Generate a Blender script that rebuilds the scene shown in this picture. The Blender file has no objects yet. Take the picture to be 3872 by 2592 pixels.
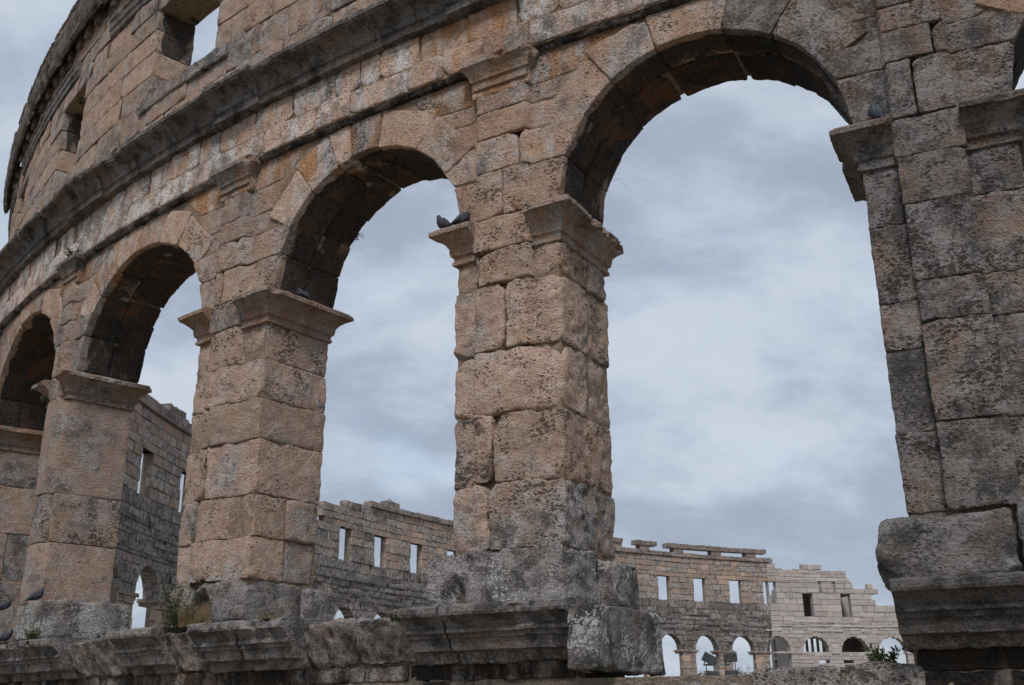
import bpy, math, random
import numpy as np
from mathutils import Matrix, Vector

# ------------------------------------------------------------------ camera, sky, sun, exposure
scn = bpy.context.scene
cam_d = bpy.data.cameras.new("camera"); cam = bpy.data.objects.new("camera", cam_d)
scn.collection.objects.link(cam); scn.camera = cam
cam_d.sensor_width = 36.0; cam_d.lens = 3982.8/3872*36.0
cam_d.clip_start = .1; cam_d.clip_end = 5000
cam.matrix_world = Matrix.Rotation(math.pi/2+.3348, 4, 'X') @ Matrix.Rotation(-.007, 4, 'Z')

SUN_EL, SUN_AZ = math.radians(50), math.radians(188)     # azimuth measured clockwise from +Y
world = bpy.data.worlds.new("World"); scn.world = world; world.use_nodes = True
nt = world.node_tree; nt.nodes.clear()
def wn(t, **k):
    n = nt.nodes.new(t)
    for a, v in k.items(): setattr(n, a, v)
    return n
def build_world():
    L = nt.links.new
    out = wn('ShaderNodeOutputWorld'); bg = wn('ShaderNodeBackground')
    sky = wn('ShaderNodeTexSky', sky_type='NISHITA'); sky.sun_disc = False
    sky.sun_elevation = SUN_EL; sky.sun_rotation = SUN_AZ; sky.air_density = 1.2; sky.dust_density = 2.0
    tc = wn('ShaderNodeTexCoord'); sep = wn('ShaderNodeSeparateXYZ'); L(tc.outputs['Generated'], sep.inputs[0])
    # project the view direction on a flat cloud deck
    zz = wn('ShaderNodeMath', operation='MAXIMUM'); L(sep.outputs[2], zz.inputs[0]); zz.inputs[1].default_value = 0.0
    za = wn('ShaderNodeMath', operation='ADD'); L(zz.outputs[0], za.inputs[0]); za.inputs[1].default_value = .55
    dx = wn('ShaderNodeMath', operation='DIVIDE'); L(sep.outputs[0], dx.inputs[0]); L(za.outputs[0], dx.inputs[1])
    dy = wn('ShaderNodeMath', operation='DIVIDE'); L(sep.outputs[1], dy.inputs[0]); L(za.outputs[0], dy.inputs[1])
    cmb = wn('ShaderNodeCombineXYZ'); L(dx.outputs[0], cmb.inputs[0]); L(dy.outputs[0], cmb.inputs[1])
    mp = wn('ShaderNodeMapping'); L(cmb.outputs[0], mp.inputs[0])
    mp.inputs['Rotation'].default_value = (0, 0, math.radians(-28)); mp.inputs['Scale'].default_value = (1.3, 1.9, 1)
    mp.inputs['Location'].default_value = (3.1, 1.7, 0)
    def noise(scale, det, rough, dist=0.):
        n = wn('ShaderNodeTexNoise'); L(mp.outputs[0], n.inputs['Vector'])
        n.inputs['Scale'].default_value = scale; n.inputs['Detail'].default_value = det
        n.inputs['Roughness'].default_value = rough; n.inputs['Distortion'].default_value = dist
        return n.outputs['Fac']
    def ramp(src, pts):
        r = wn('ShaderNodeValToRGB'); r.color_ramp.interpolation = 'B_SPLINE'; e = r.color_ramp.elements
        while len(e) < len(pts): e.new(.5)
        for q, (p, c) in zip(e, pts): q.position = p; q.color = (*c, 1)
        L(src, r.inputs[0]); return r.outputs[0]
    n1 = noise(1.1, 5, .55, .25); n2 = noise(3.0, 9, .62, .15)
    mixn = wn('ShaderNodeMix', data_type='FLOAT'); mixn.inputs[0].default_value = .45
    L(n1, mixn.inputs[2]); L(n2, mixn.inputs[3])
    K = CLOUD
    cl = ramp(mixn.outputs[0], [(.39, [K*c for c in (.39, .45, .555)]), (.47, [K*c for c in (.44, .51, .63)]),
                                (.52, [K*c for c in (.56, .64, .76)]), (.58, [K*c for c in (.72, .79, .89)])])
    cov = ramp(noise(2.4, 5, .6, .2), [(.30, (0, 0, 0)), (.45, (1, 1, 1))])
    mul = wn('ShaderNodeVectorMath', operation='SCALE'); L(sky.outputs[0], mul.inputs[0]); mul.inputs['Scale'].default_value = 0.10
    mx = wn('ShaderNodeMix', data_type='RGBA')
    cv = wn('ShaderNodeMath', operation='MULTIPLY_ADD'); L(cov, cv.inputs[0]); cv.inputs[1].default_value = .5; cv.inputs[2].default_value = .5
    L(cv.outputs[0], mx.inputs[0])
    L(mul.outputs[0], mx.inputs[6]); L(cl, mx.inputs[7])
    L(mx.outputs[2], bg.inputs[0]); bg.inputs[1].default_value = 1.0
    L(bg.outputs[0], out.inputs[0])
CLOUD = .52
build_world()
sun_d = bpy.data.lights.new("sun", 'SUN'); sun_d.energy = 1.5; sun_d.angle = math.radians(15); sun_d.color = (1, .965, .93)
sun = bpy.data.objects.new("sun", sun_d); scn.collection.objects.link(sun)
sdir = Vector((math.sin(SUN_AZ)*math.cos(SUN_EL), math.cos(SUN_AZ)*math.cos(SUN_EL), math.sin(SUN_EL)))
sun.rotation_euler = sdir.to_track_quat('Z', 'Y').to_euler()
scn.view_settings.view_transform = 'Standard'; scn.view_settings.look = 'None'
scn.view_settings.exposure = .72; scn.view_settings.gamma = 1; scn.view_settings.use_curve_mapping = False

# ------------------------------------------------------------------ ellipse of the arena
A_, B_, PHI = 66.25, 52.55, .9352
CX, CY, S0 = 36.1335, 67.4594, 191.0232
_u = np.linspace(0, 2*np.pi, 20001); _x, _y = A_*np.cos(_u), B_*np.sin(_u)
_L = np.concatenate([[0], np.cumsum(np.hypot(np.diff(_x), np.diff(_y)))]); PER = _L[-1]; BAY = PER/72
def W(S, d, z):
    S, d, z = np.broadcast_arrays(np.asarray(S, float), np.asarray(d, float), np.asarray(z, float))
    # the attic of the far bays leans back a little from the ideal oval
    d = d-np.where((S < -12) & (S > -40), np.clip((z-9.7)/1.0, 0, 1)*.024*np.clip(-12-S, 0, 12), 0)
    uu = np.interp((S0+S) % PER, _L, _u); c, s = np.cos(uu), np.sin(uu)
    nx, ny = c/A_, s/B_; n = np.hypot(nx, ny)
    x = A_*c+d*nx/n; y = B_*s+d*ny/n
    cp, sp = math.cos(PHI), math.sin(PHI)
    return np.stack([CX+cp*x-sp*y, CY+sp*x+cp*y, z], -1)

# ------------------------------------------------------------------ noise
def _h(i, j, k, seed):
    n = (i.astype(np.int64)*374761393+j.astype(np.int64)*668265263+k.astype(np.int64)*2147483647+seed*1274126177) & 0xffffffff
    n = ((n ^ (n >> 13))*1274126177) & 0xffffffff
    n = ((n ^ (n >> 16))*2246822519) & 0xffffffff
    return ((n ^ (n >> 15)) & 0xffffff)/float(0xffffff)
def vnoise(P, sc, seed=0):
    Q = P/sc; I = np.floor(Q); F = Q-I; F = F*F*(3-2*F); I = I.astype(np.int64); r = 0
    for a in (0, 1):
        for b in (0, 1):
            for c in (0, 1):
                w = (F[:, 0] if a else 1-F[:, 0])*(F[:, 1] if b else 1-F[:, 1])*(F[:, 2] if c else 1-F[:, 2])
                r = r+w*_h(I[:, 0]+a, I[:, 1]+b, I[:, 2]+c, seed)
    return r*2-1
def fbm(P, sc, o=3, seed=0, g=.5):
    r = 0; a = 1; t = 0
    for i in range(o): r = r+a*vnoise(P, sc/2**i, seed+i*17); t += a; a *= g
    return r/t

# ------------------------------------------------------------------ materials
MATS = {}
class NG:
    def __init__(s, name, rough=.92):
        s.m = bpy.data.materials.new(name); s.m.use_nodes = True; s.t = s.m.node_tree; s.t.nodes.clear()
        s.out = s.n('ShaderNodeOutputMaterial'); s.b = s.n('ShaderNodeBsdfPrincipled'); s.b.inputs['Roughness'].default_value = rough
        s.b.inputs['Specular IOR Level'].default_value = .25
        s.l(s.b.outputs[0], s.out.inputs[0]); MATS[name] = s.m
    def n(s, t, **k):
        n = s.t.nodes.new(t)
        for a, v in k.items(): setattr(n, a, v)
        return n
    def l(s, a, b): s.t.links.new(a, b)
    def v(s, x, sock):
        if isinstance(x, (int, float)): sock.default_value = x
        elif isinstance(x, (tuple, list)): sock.default_value = (*x, 1) if len(x) == 3 and sock.type == 'RGBA' else x
        else: s.l(x, sock)
    def math(s, op, a, b=0., c=0., clamp=False):
        n = s.n('ShaderNodeMath', operation=op); n.use_clamp = clamp
        s.v(a, n.inputs[0]); s.v(b, n.inputs[1]); s.v(c, n.inputs[2]); return n.outputs[0]
    def mix(s, f, a, b, blend='MIX'):
        n = s.n('ShaderNodeMix', data_type='RGBA', blend_type=blend); s.v(f, n.inputs[0]); s.v(a, n.inputs[6]); s.v(b, n.inputs[7]); return n.outputs[2]
    def step(s, x, lo, hi):
        n = s.n('ShaderNodeMapRange', interpolation_type='SMOOTHSTEP'); s.v(x, n.inputs[0]); s.v(lo, n.inputs[1]); s.v(hi, n.inputs[2]); return n.outputs[0]
    def noise(s, vec, sc, det=4, rough=.6, dist=0.):
        n = s.n('ShaderNodeTexNoise'); s.l(vec, n.inputs[0]); n.inputs['Scale'].default_value = sc
        n.inputs['Detail'].default_value = det; n.inputs['Roughness'].default_value = rough; n.inputs['Distortion'].default_value = dist
        return n.outputs[0]
    def voro(s, vec, sc, feat='F1', rnd=1.):
        n = s.n('ShaderNodeTexVoronoi', feature=feat); s.l(vec, n.inputs[0]); n.inputs['Scale'].default_value = sc; n.inputs['Randomness'].default_value = rnd
        return n
    def attr(s, name, typ='OBJECT'):
        n = s.n('ShaderNodeAttribute'); n.attribute_type = typ; n.attribute_name = name; return n.outputs['Fac']
    def scale(s, vec, sc, loc=(0, 0, 0)):
        n = s.n('ShaderNodeMapping'); s.l(vec, n.inputs[0]); n.inputs['Scale'].default_value = sc; n.inputs['Location'].default_value = loc; return n.outputs[0]

def stone_material(name, near=True):
    g = NG(name)
    geo = g.n('ShaderNodeNewGeometry'); oi = g.n('ShaderNodeObjectInfo')
    off = g.n('ShaderNodeVectorMath', operation='SCALE'); cmb = g.n('ShaderNodeCombineXYZ')
    g.l(oi.outputs['Random'], cmb.inputs[0]); g.l(oi.outputs['Random'], cmb.inputs[2]); g.l(cmb.outputs[0], off.inputs[0]); off.inputs['Scale'].default_value = 37.
    add = g.n('ShaderNodeVectorMath', operation='ADD'); g.l(geo.outputs['Position'], add.inputs[0]); g.l(off.outputs[0], add.inputs[1])
    P = add.outputs[0]; PW = geo.outputs['Position']
    tone, lum, orange, crust, lich, moss = [g.attr(a) for a in ('tone', 'lum', 'orange', 'crust', 'lichen', 'moss')]
    pit = g.attr('pits')
    big = g.noise(P, 1.3, 4, .62); mid = g.noise(P, 5.5, 5, .65); fine = g.noise(P, 28, 4, .7); vf = g.noise(P, 75, 2, .6); var = g.attr('var')
    # ochre to grey weathering
    t = g.math('MULTIPLY_ADD', g.math('ADD', g.math('MULTIPLY_ADD', big, 2.6, -1.3), g.math('MULTIPLY_ADD', mid, 1.6, -.8)), var, tone)
    t = g.step(t, .1, .95)
    warm = g.mix(g.step(mid, .35, .7), (.375, .258, .197), (.53, .395, .315))
    warm = g.mix(g.step(g.noise(P, 2.4, 3, .5), .55, .72), warm, (.45, .305, .205))
    blot = g.math('ADD', g.math('MULTIPLY', g.noise(P, 3.3, 5, .68), .65), g.math('MULTIPLY', fine, .35)); blot = g.math('ADD', blot, g.math('MULTIPLY_ADD', var, -.16, .16))
    cool = g.mix(g.step(blot, .41, .58), (.105, .098, .096), (.405, .378, .365))
    col = g.mix(t, warm, cool)
    # speckle from the open grain
    col = g.mix(g.math('MULTIPLY', g.step(fine, .53, .36), .30), col, (.13, .105, .085))
    col = g.mix(g.math('MULTIPLY', g.step(vf, .52, .72), .30), col, (.58, .54, .50))
    # pits of the porous limestone, dirt and shade painted into their colour
    pv = g.scale(P, (1, 1, 1.7)); wob = g.n('ShaderNodeVectorMath', operation='ADD'); g.l(pv, wob.inputs[0])
    nz = g.n('ShaderNodeTexNoise'); g.l(P, nz.inputs[0]); nz.inputs['Scale'].default_value = 14; nz.inputs['Detail'].default_value = 3
    sc_ = g.n('ShaderNodeVectorMath', operation='SCALE'); g.l(nz.outputs[1], sc_.inputs[0]); sc_.inputs['Scale'].default_value = .09; g.l(sc_.outputs[0], wob.inputs[1])
    v1 = g.voro(wob.outputs[0], 19 if near else 6)
    area = g.step(g.noise(P, 3.1, 3, .6), .36, .66)
    thr = g.math('MULTIPLY', g.math('MULTIPLY', area, pit), g.math('MULTIPLY_ADD', v1.outputs['Color'], .62, .05))
    hole = g.step(g.math('SUBTRACT', thr, v1.outputs['Distance']), -.05, .11)
    v2 = g.voro(wob.outputs[0], 41)
    hole2 = g.step(g.math('SUBTRACT', g.math('MULTIPLY', g.math('MULTIPLY_ADD', v2.outputs['Color'], .34, .05), g.math('MULTIPLY', pit, g.math('MULTIPLY_ADD', area, .6, .4))), v2.outputs['Distance']), -.05, .12)
    holes = g.math('MAXIMUM', hole, g.math('MULTIPLY', hole2, .7))
    col = g.mix(g.math('MULTIPLY', holes, .8), col, (.055, .04, .032))
    # rust-orange runs: stretched downwards
    sv = g.scale(PW, (1, 1, .16)); st = g.noise(sv, 3.6, 5, .6, .3); st2 = g.noise(PW, 2.2, 4, .6)
    om = g.math('MULTIPLY', g.step(g.math('ADD', g.math('MULTIPLY', st, .6), g.math('MULTIPLY', st2, .4)), .44, .58), orange, clamp=True)
    col = g.mix(g.math('MULTIPLY', om, .85), col, g.mix(g.step(fine, .35, .65), (.20, .095, .04), (.43, .215, .095)))
    # black crust; on podium and string course it also paints in shade
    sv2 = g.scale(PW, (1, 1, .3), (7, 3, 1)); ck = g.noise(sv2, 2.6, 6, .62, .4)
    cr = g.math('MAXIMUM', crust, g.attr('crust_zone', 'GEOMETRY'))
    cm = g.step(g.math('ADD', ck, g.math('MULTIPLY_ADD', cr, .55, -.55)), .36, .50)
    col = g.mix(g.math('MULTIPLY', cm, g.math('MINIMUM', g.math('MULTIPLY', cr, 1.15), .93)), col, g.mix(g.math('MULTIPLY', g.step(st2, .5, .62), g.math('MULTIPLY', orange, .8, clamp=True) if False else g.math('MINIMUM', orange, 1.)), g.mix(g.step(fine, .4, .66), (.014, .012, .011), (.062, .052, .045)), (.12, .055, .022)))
    # moss and lichen
    mn = g.noise(P, 4.2, 5, .65)
    mm = g.step(g.math('ADD', mn, g.math('MULTIPLY_ADD', moss, .5, -.5)), .40, .55)
    col = g.mix(g.math('MULTIPLY', mm, g.math('MULTIPLY', moss, .95, clamp=True)), col, g.mix(g.step(fine, .35, .65), (.085, .08, .028), (.26, .225, .085)))
    hs = g.n('ShaderNodeVectorMath', operation='SCALE'); g.l(col, hs.inputs[0]); g.l(lum, hs.inputs['Scale'])
    rv = g.math('MULTIPLY_ADD', oi.outputs['Random'], .22, .89)
    h2 = g.n('ShaderNodeVectorMath', operation='SCALE'); g.l(hs.outputs[0], h2.inputs[0]); g.l(rv, h2.inputs['Scale'])
    lv = g.voro(g.scale(wob.outputs[0], (1, 1, .6)), 30); lnz = g.step(g.noise(P, 2.3, 4, .6), .40, .62)
    lm = g.step(g.math('SUBTRACT', g.math('MULTIPLY', g.math('MULTIPLY', lnz, lich), g.math('MULTIPLY_ADD', lv.outputs['Color'], .6, .12)), lv.outputs['Distance']), 0., .08)
    g.l(g.mix(g.math('MULTIPLY', lm, .85), h2.outputs[0], (.47, .46, .44)), g.b.inputs['Base Color'])
    # relief
    hgt = g.math('ADD', g.math('MULTIPLY', mid, .9), g.math('MULTIPLY', fine, .8)); hgt = g.math('ADD', hgt, g.math('MULTIPLY', vf, .2))
    rid = g.math('ABSOLUTE', g.math('SUBTRACT', g.noise(g.scale(P, (1, 1, 1.6)), 11, 5, .65), .5))
    hgt = g.math('ADD', hgt, g.math('MULTIPLY', rid, 1.4))
    hgt = g.math('SUBTRACT', hgt, g.math('MULTIPLY', holes, 1.3)); hgt = g.math('ADD', hgt, g.math('MULTIPLY', lm, .05))
    bp = g.n('ShaderNodeBump'); g.l(hgt, bp.inputs['Height']); bp.inputs['Strength'].default_value = 1.0 if near else .8
    bp.inputs['Distance'].default_value = .055 if near else .06
    g.l(bp.outputs[0], g.b.inputs['Normal'])
    return g.m
M_STONE = stone_material('weathered_limestone'); M_FAR = stone_material('weathered_limestone_distant', False)

def simple(name, c1, c2, sc=8, bump=.02, rough=.9, metal=0.):
    g = NG(name, rough); geo = g.n('ShaderNodeNewGeometry'); P = geo.outputs['Position']
    a = g.noise(P, sc, 6, .65); b = g.noise(P, sc*5, 4, .6)
    g.l(g.mix(g.step(g.math('MULTIPLY_ADD', b, .4, g.math('MULTIPLY', a, .6)), .35, .65), c1, c2), g.b.inputs['Base Color'])
    g.b.inputs['Metallic'].default_value = metal
    bp = g.n('ShaderNodeBump'); g.l(g.math('ADD', a, b), bp.inputs['Height']); bp.inputs['Distance'].default_value = bump
    g.l(bp.outputs[0], g.b.inputs['Normal']); return g.m
M_MORTAR = simple('lime_mortar', (.155, .112, .08), (.30, .22, .155), 9, .03)
M_RUBBLE = simple('rubble_core', (.13, .11, .09), (.27, .22, .17), 6, .05)
M_WMORTAR = simple('pale_mortar', (.27, .255, .25), (.36, .345, .335), 5, .02)
M_GROUND = simple('dry_ground', (.17, .14, .10), (.27, .23, .17), 1.5, .05)
M_GREEN = simple('dark_green_leaf', (.035, .055, .018), (.08, .11, .035), 6, .0)
M_DRY = simple('dry_grass', (.13, .085, .04), (.24, .18, .09), 9, .0)
M_TWIG = simple('twig_bark', (.06, .045, .03), (.12, .09, .06), 20, .002)
M_LAMP = simple('painted_grey_steel', (.14, .145, .155), (.20, .205, .215), 10, .001, .5)
M_LAMPD = simple('dark_lamp_housing', (.035, .035, .04), (.12, .12, .125), 5, .002, .5)
M_GLASS = simple('lamp_glass', (.05, .055, .06), (.09, .10, .11), 2, .0, .1)
M_PIG = simple('slate_feathers', (.022, .026, .034), (.065, .075, .092), 30, .002, .6)
M_PIGD = simple('dark_head_feathers', (.018, .024, .028), (.04, .05, .055), 30, .002, .4)
M_PIGW = simple('pale_wing_feathers', (.17, .185, .215), (.26, .28, .31), 30, .002, .6)
M_GULL = simple('white_feathers', (.6, .6, .6), (.75, .75, .74), 30, .001, .6)
M_GULLG = simple('grey_wing_feathers', (.25, .27, .3), (.33, .35, .38), 30, .001, .6)
M_BEAK = simple('beak_horn', (.12, .10, .09), (.2, .17, .14), 40, .0, .4)
M_LEG = simple('red_bird_leg', (.25, .07, .05), (.32, .10, .08), 40, .0, .5)

# ------------------------------------------------------------------ object helpers
def link(o, parent=None):
    scn.collection.objects.link(o)
    if parent is not None: o.parent = parent
    return o
def wpos(o):
    p = Vector((0, 0, 0))
    while o is not None: p = p+o.location; o = o.parent
    return p
def meshobj(name, V, F, mat, parent=None, smooth=True, props=None, attrs=None, origin=None):
    """V (n,3) world coordinates, F (m,4) quads or list; origin at the mesh's centre."""
    V = np.asarray(V, float); c = V.mean(0) if origin is None else np.asarray(origin, float)
    me = bpy.data.meshes.new(name)
    if isinstance(F, np.ndarray):
        k = F.shape[1]; m = len(F)
        me.vertices.add(len(V)); me.vertices.foreach_set('co', (V-c).astype(np.float32).ravel())
        me.loops.add(m*k); me.loops.foreach_set('vertex_index', F.astype(np.int32).ravel())
        me.polygons.add(m); me.polygons.foreach_set('loop_start', np.arange(0, m*k, k, dtype=np.int32))
        me.polygons.foreach_set('loop_total', np.full(m, k, dtype=np.int32))
        if smooth: me.polygons.foreach_set('use_smooth', np.ones(m, bool))
        me.update(calc_edges=True); me.validate()
    else:
        me.from_pydata([tuple(v) for v in V-c], [], F)
        if smooth: me.polygons.foreach_set('use_smooth', np.ones(len(me.polygons), bool))
    for a, vals in (attrs or {}).items():
        at = me.attributes.new(a, 'FLOAT', 'POINT'); at.data.foreach_set('value', np.asarray(vals, np.float32))
    me.materials.append(mat)
    o = bpy.data.objects.new(name, me); link(o, parent)
    o.location = Vector(c)-(wpos(parent) if parent is not None else Vector((0, 0, 0)))
    for a, v in (props or {}).items(): o[a] = v
    return o
def empty(name, loc, label=None, cat=None, group=None, kind=None):
    o = bpy.data.objects.new(name, None); link(o); o.location = loc; o.empty_display_size = .3
    tag(o, label, cat, group, kind); return o
def tag(o, label=None, cat=None, group=None, kind=None):
    for k, v in (('label', label), ('category', cat), ('group', group), ('kind', kind)):
        if v: o[k] = v
    return o

rng = random.Random(7)
SEED = [100]
def props(tone=.2, lum=1., orange=0., crust=0., lichen=0., moss=0., pits=1., j=.12):
    r = rng.uniform
    return dict(tone=tone+r(-j, j), lum=lum*r(.93, 1.07), orange=max(0., orange+r(-.15, .1)*(orange > 0)), crust=crust,
                lichen=lichen, moss=moss, pits=pits*r(.35, 1.3), var=1.)

_topo = {}
def topo(na, nb, nc):
    if (na, nb, nc) in _topo: return _topo[(na, nb, nc)]
    idx = -np.ones((na+1, nb+1, nc+1), int)
    I, J, K = np.meshgrid(np.arange(na+1), np.arange(nb+1), np.arange(nc+1), indexing='ij')
    sm = (I == 0) | (I == na) | (J == 0) | (J == nb) | (K == 0) | (K == nc)
    idx[sm] = np.arange(sm.sum()); ijk = np.stack([I[sm], J[sm], K[sm]], -1)
    F = []; T = []
    def face(A, flip, t):      # A 2D index grid
        a, b, c, d = A[:-1, :-1].ravel(), A[1:, :-1].ravel(), A[1:, 1:].ravel(), A[:-1, 1:].ravel()
        f = np.stack([a, b, c, d] if not flip else [a, d, c, b], -1); F.append(f); T.append(np.full(len(f), t))
    # world handedness: S to the right, z up, c goes inward (away from the viewer)
    face(idx[:, :, 0], False, 0); face(idx[:, :, nc], True, 1)      # front, back
    face(idx[:, 0, :], True, 2); face(idx[:, nb, :], False, 3)      # bottom, top
    face(idx[0, :, :], False, 4); face(idx[na, :, :], True, 5)      # left, right
    r = (ijk, np.concatenate(F), np.concatenate(T)); _topo[(na, nb, nc)] = r; return r
def axis(l, r, g):
    """division positions along one edge: extra rows at the rounded rim"""
    r = min(r, l*.3); n = max(1, int(round((l-2*r)/g)))
    inner = np.linspace(r, l-r, n+1)
    return np.concatenate([[0, r*.4], inner, [l-r*.4, l]])

def stone(name, parent, quad, d0, d1, vis='f', r=.03, amp=.010, bulge=.008, pr=None, g=.035, step=None, chips=2, mat=None,
          soffit=0., stain='', far=False, gap=.006, bulk=0., extra=None, cs=1.):
    """a dressed stone: (S,z) quad [BL,BR,TR,TL], front offset d0, back d1, rounded, worn, chipped"""
    q = np.array(quad, float); SEED[0] += 1; sd = SEED[0]; rs = np.random.RandomState(sd)
    ce = q.mean(0); la = (np.linalg.norm(q[1]-q[0])+np.linalg.norm(q[2]-q[3]))/2; lb = (np.linalg.norm(q[3]-q[0])+np.linalg.norm(q[2]-q[1]))/2
    q = ce+(q-ce)*np.array([1-gap/la, 1-gap/lb]); lc = d0-d1
    r = min(r, .28*min(la, lb, lc))
    xa, xb, xc = axis(la, r, g), axis(lb, r, g), axis(lc, r, g if ('l' in vis or 'r' in vis or 'b' in vis or 't' in vis) else .3)
    ijk, F, T = topo(len(xa)-1, len(xb)-1, len(xc)-1)
    p = np.stack([xa[ijk[:, 0]], xb[ijk[:, 1]], xc[ijk[:, 2]]], -1); dims = np.array([la, lb, lc])
    p0 = p.copy()
    ua, ub, uc = p[:, 0]/la, p[:, 1]/lb, p[:, 2]/lc
    def mp(p):
        a, b, c = p[:, 0]/la, p[:, 1]/lb, p[:, 2]/lc
        sz = (q[0]*((1-a)*(1-b))[:, None]+q[1]*(a*(1-b))[:, None]+q[2]*(a*b)[:, None]+q[3]*((1-a)*b)[:, None])
        return sz[:, 0], sz[:, 1], d0+(d1-d0)*c
    S, z, d = mp(p); N = np.stack([S, z, d], -1)+rs.uniform(-50, 50, 3)
    rr = r*(.25+2.6*(.5+.5*fbm(N, .16, 3, sd))**2)[:, None]
    c = np.clip(p, rr, dims-rr); v = p-c; n = v/np.maximum(np.linalg.norm(v, axis=1), 1e-9)[:, None]
    p = c+n*rr
    # dents and swelling of the worn faces
    dist = amp*1.0*fbm(N, .30, 3, sd+5)+amp*.8*fbm(N, .075, 2, sd+9)-np.maximum(0, fbm(N, .14, 2, sd+3)-.25)*amp*2.2
    if bulk: dist = dist+bulk*(1-(2*ub-1)**4)*(1-(2*ua-1)**6)*(uc < .5)
    dist = dist+bulge*fbm(N, .8, 2, sd+31)
    p = p+n*dist[:, None]
    # chipped corners
    for k in range(chips):
        nn = np.array([rs.choice([-1, 1])*rs.uniform(.3, 1), rs.choice([-1, 1])*rs.uniform(.3, 1), -rs.uniform(.3, 1)]); nn /= np.linalg.norm(nn)
        h = dims/2; ext = np.abs(nn*h).sum(); off = ext-rs.uniform(.02, .085)*cs*min(1, 2.5*min(la, lb))
        m = np.maximum(0, (p-h)@nn-off+.008*fbm(N, .1, 2, sd+77)); p = p-nn*m[:, None]*.95
    if extra is not None: p = extra(p, dims, N, sd)
    S, z, d = mp(p)
    if step is not None:
        pl, prr, e = step; w = np.clip(1-p0[:, 2]/.12, 0, 1)
        sm = lambda x: np.clip(x, 0, 1)**2*(3-2*np.clip(x, 0, 1))
        wob = .012*fbm(N, .2, 2, sd+3)
        d = d+e*w*sm((S+wob-pl)/.03+.5)*sm((prr-S-wob)/.03+.5)
    V = W(S, d, z)
    # hidden faces keep only a rim
    keep = np.ones(len(F), bool); fc = p0[F].mean(1)
    hid = {2: 'b' not in vis, 3: 't' not in vis, 4: 'l' not in vis, 5: 'r' not in vis}
    keep[T == 1] = 'k' in vis
    lim = .10
    for t, h in hid.items():
        if h:
            m = (T == t); near = fc[:, 2] < lim
            if 'r' in vis and t in (2, 3): near |= fc[:, 0] > la-lim
            if 'l' in vis and t in (2, 3): near |= fc[:, 0] < lim
            if 'b' in vis and t in (4, 5): near |= fc[:, 1] < lim
            if 'k' in vis: near |= fc[:, 2] > lc-lim
            keep &= ~(m & ~near)
    F = F[keep]
    used = np.unique(F); re = -np.ones(len(V), int); re[used] = np.arange(len(used)); F = re[F]; V = V[used]
    at = None
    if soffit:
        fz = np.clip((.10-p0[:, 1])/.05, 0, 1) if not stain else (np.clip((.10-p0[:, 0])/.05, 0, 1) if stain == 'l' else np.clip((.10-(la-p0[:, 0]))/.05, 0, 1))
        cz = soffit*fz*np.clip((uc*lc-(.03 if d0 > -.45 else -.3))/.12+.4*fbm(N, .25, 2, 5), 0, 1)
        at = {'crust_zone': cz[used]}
    return meshobj(name, V, F, mat or M_STONE, parent, True, pr or props(), at)

def sweep(name, parent, path, prof, pr, g=.04, amp=.006, mat=None, inner=-.04, chip=.02, closed_ends=True, stretch=None, crustz=None):
    """path: [(S,d,(oS,od))...] profile: [(out,z)...]; a moulding run with mitred corners"""
    SEED[0] += 1; sd = SEED[0]
    P = []
    for (a, b) in zip(path[:-1], path[1:]):
        l = math.hypot(b[0]-a[0], b[1]-a[1]); n = max(1, int(l/g))
        for i in range(n):
            t = i/n; P.append([a[0]+(b[0]-a[0])*t, a[1]+(b[1]-a[1])*t, a[2][0]+(b[2][0]-a[2][0])*t, a[2][1]+(b[2][1]-a[2][1])*t])
    e = path[-1]; P.append([e[0], e[1], *e[2]]); P = np.array(P, float)
    pf = []
    for (a, b) in zip(prof[:-1], prof[1:]):
        l = math.hypot(b[0]-a[0], b[1]-a[1]); n = max(1, int(l/(g*.9)))
        for i in range(n): pf.append((a[0]+(b[0]-a[0])*i/n, a[1]+(b[1]-a[1])*i/n))
    pf.append(prof[-1]); pf = [(inner, prof[0][1])]+pf+[(inner, prof[-1][1])]; pf = np.array(pf)
    m, k = len(P), len(pf)
    S = P[:, 0][:, None]+P[:, 2][:, None]*pf[:, 0][None]; d = P[:, 1][:, None]+P[:, 3][:, None]*pf[:, 0][None]; z = np.broadcast_to(pf[:, 1], (m, k)).copy()
    N = np.stack([S.ravel(), z.ravel(), d.ravel()], -1)+sd*3.7
    n1 = (amp*fbm(N, .3, 3, sd)+amp*fbm(N, .07, 2, sd+4)).reshape(m, k)
    # broken edge: bites out of the outermost lip
    om = pf[:, 0].max(); bite = (np.clip(fbm(N, .28, 3, sd+11)-.18, 0, 1)*chip*6).reshape(m, k)*np.clip((pf[:, 0]/om-.45)/.55, 0, 1)[None]
    outw = n1-bite; msk = (pf[:, 0] > inner+1e-6).astype(float)[None]
    S = S+P[:, 2][:, None]*outw*msk; d = d+P[:, 3][:, None]*outw*msk; z = z+(amp*.8*fbm(N+9, .25, 2, sd+2)).reshape(m, k)*msk
    V = W(S, d, z).reshape(-1, 3); I = np.arange(m*k).reshape(m, k)
    a, b, c, dd = I[:-1, :-1].ravel(), I[1:, :-1].ravel(), I[1:, 1:].ravel(), I[:-1, 1:].ravel()
    F = [tuple(x) for x in np.stack([a, b, c, dd], -1)]
    F += [tuple(x) for x in np.stack([I[:-1, -1], I[1:, -1], I[1:, 0], I[:-1, 0]], -1)]
    F.append(tuple(I[0, ::-1][::-1])); F.append(tuple(I[-1, ::-1]))
    o = meshobj(name, V, F, mat or M_STONE, parent, False, pr)
    return o

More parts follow.
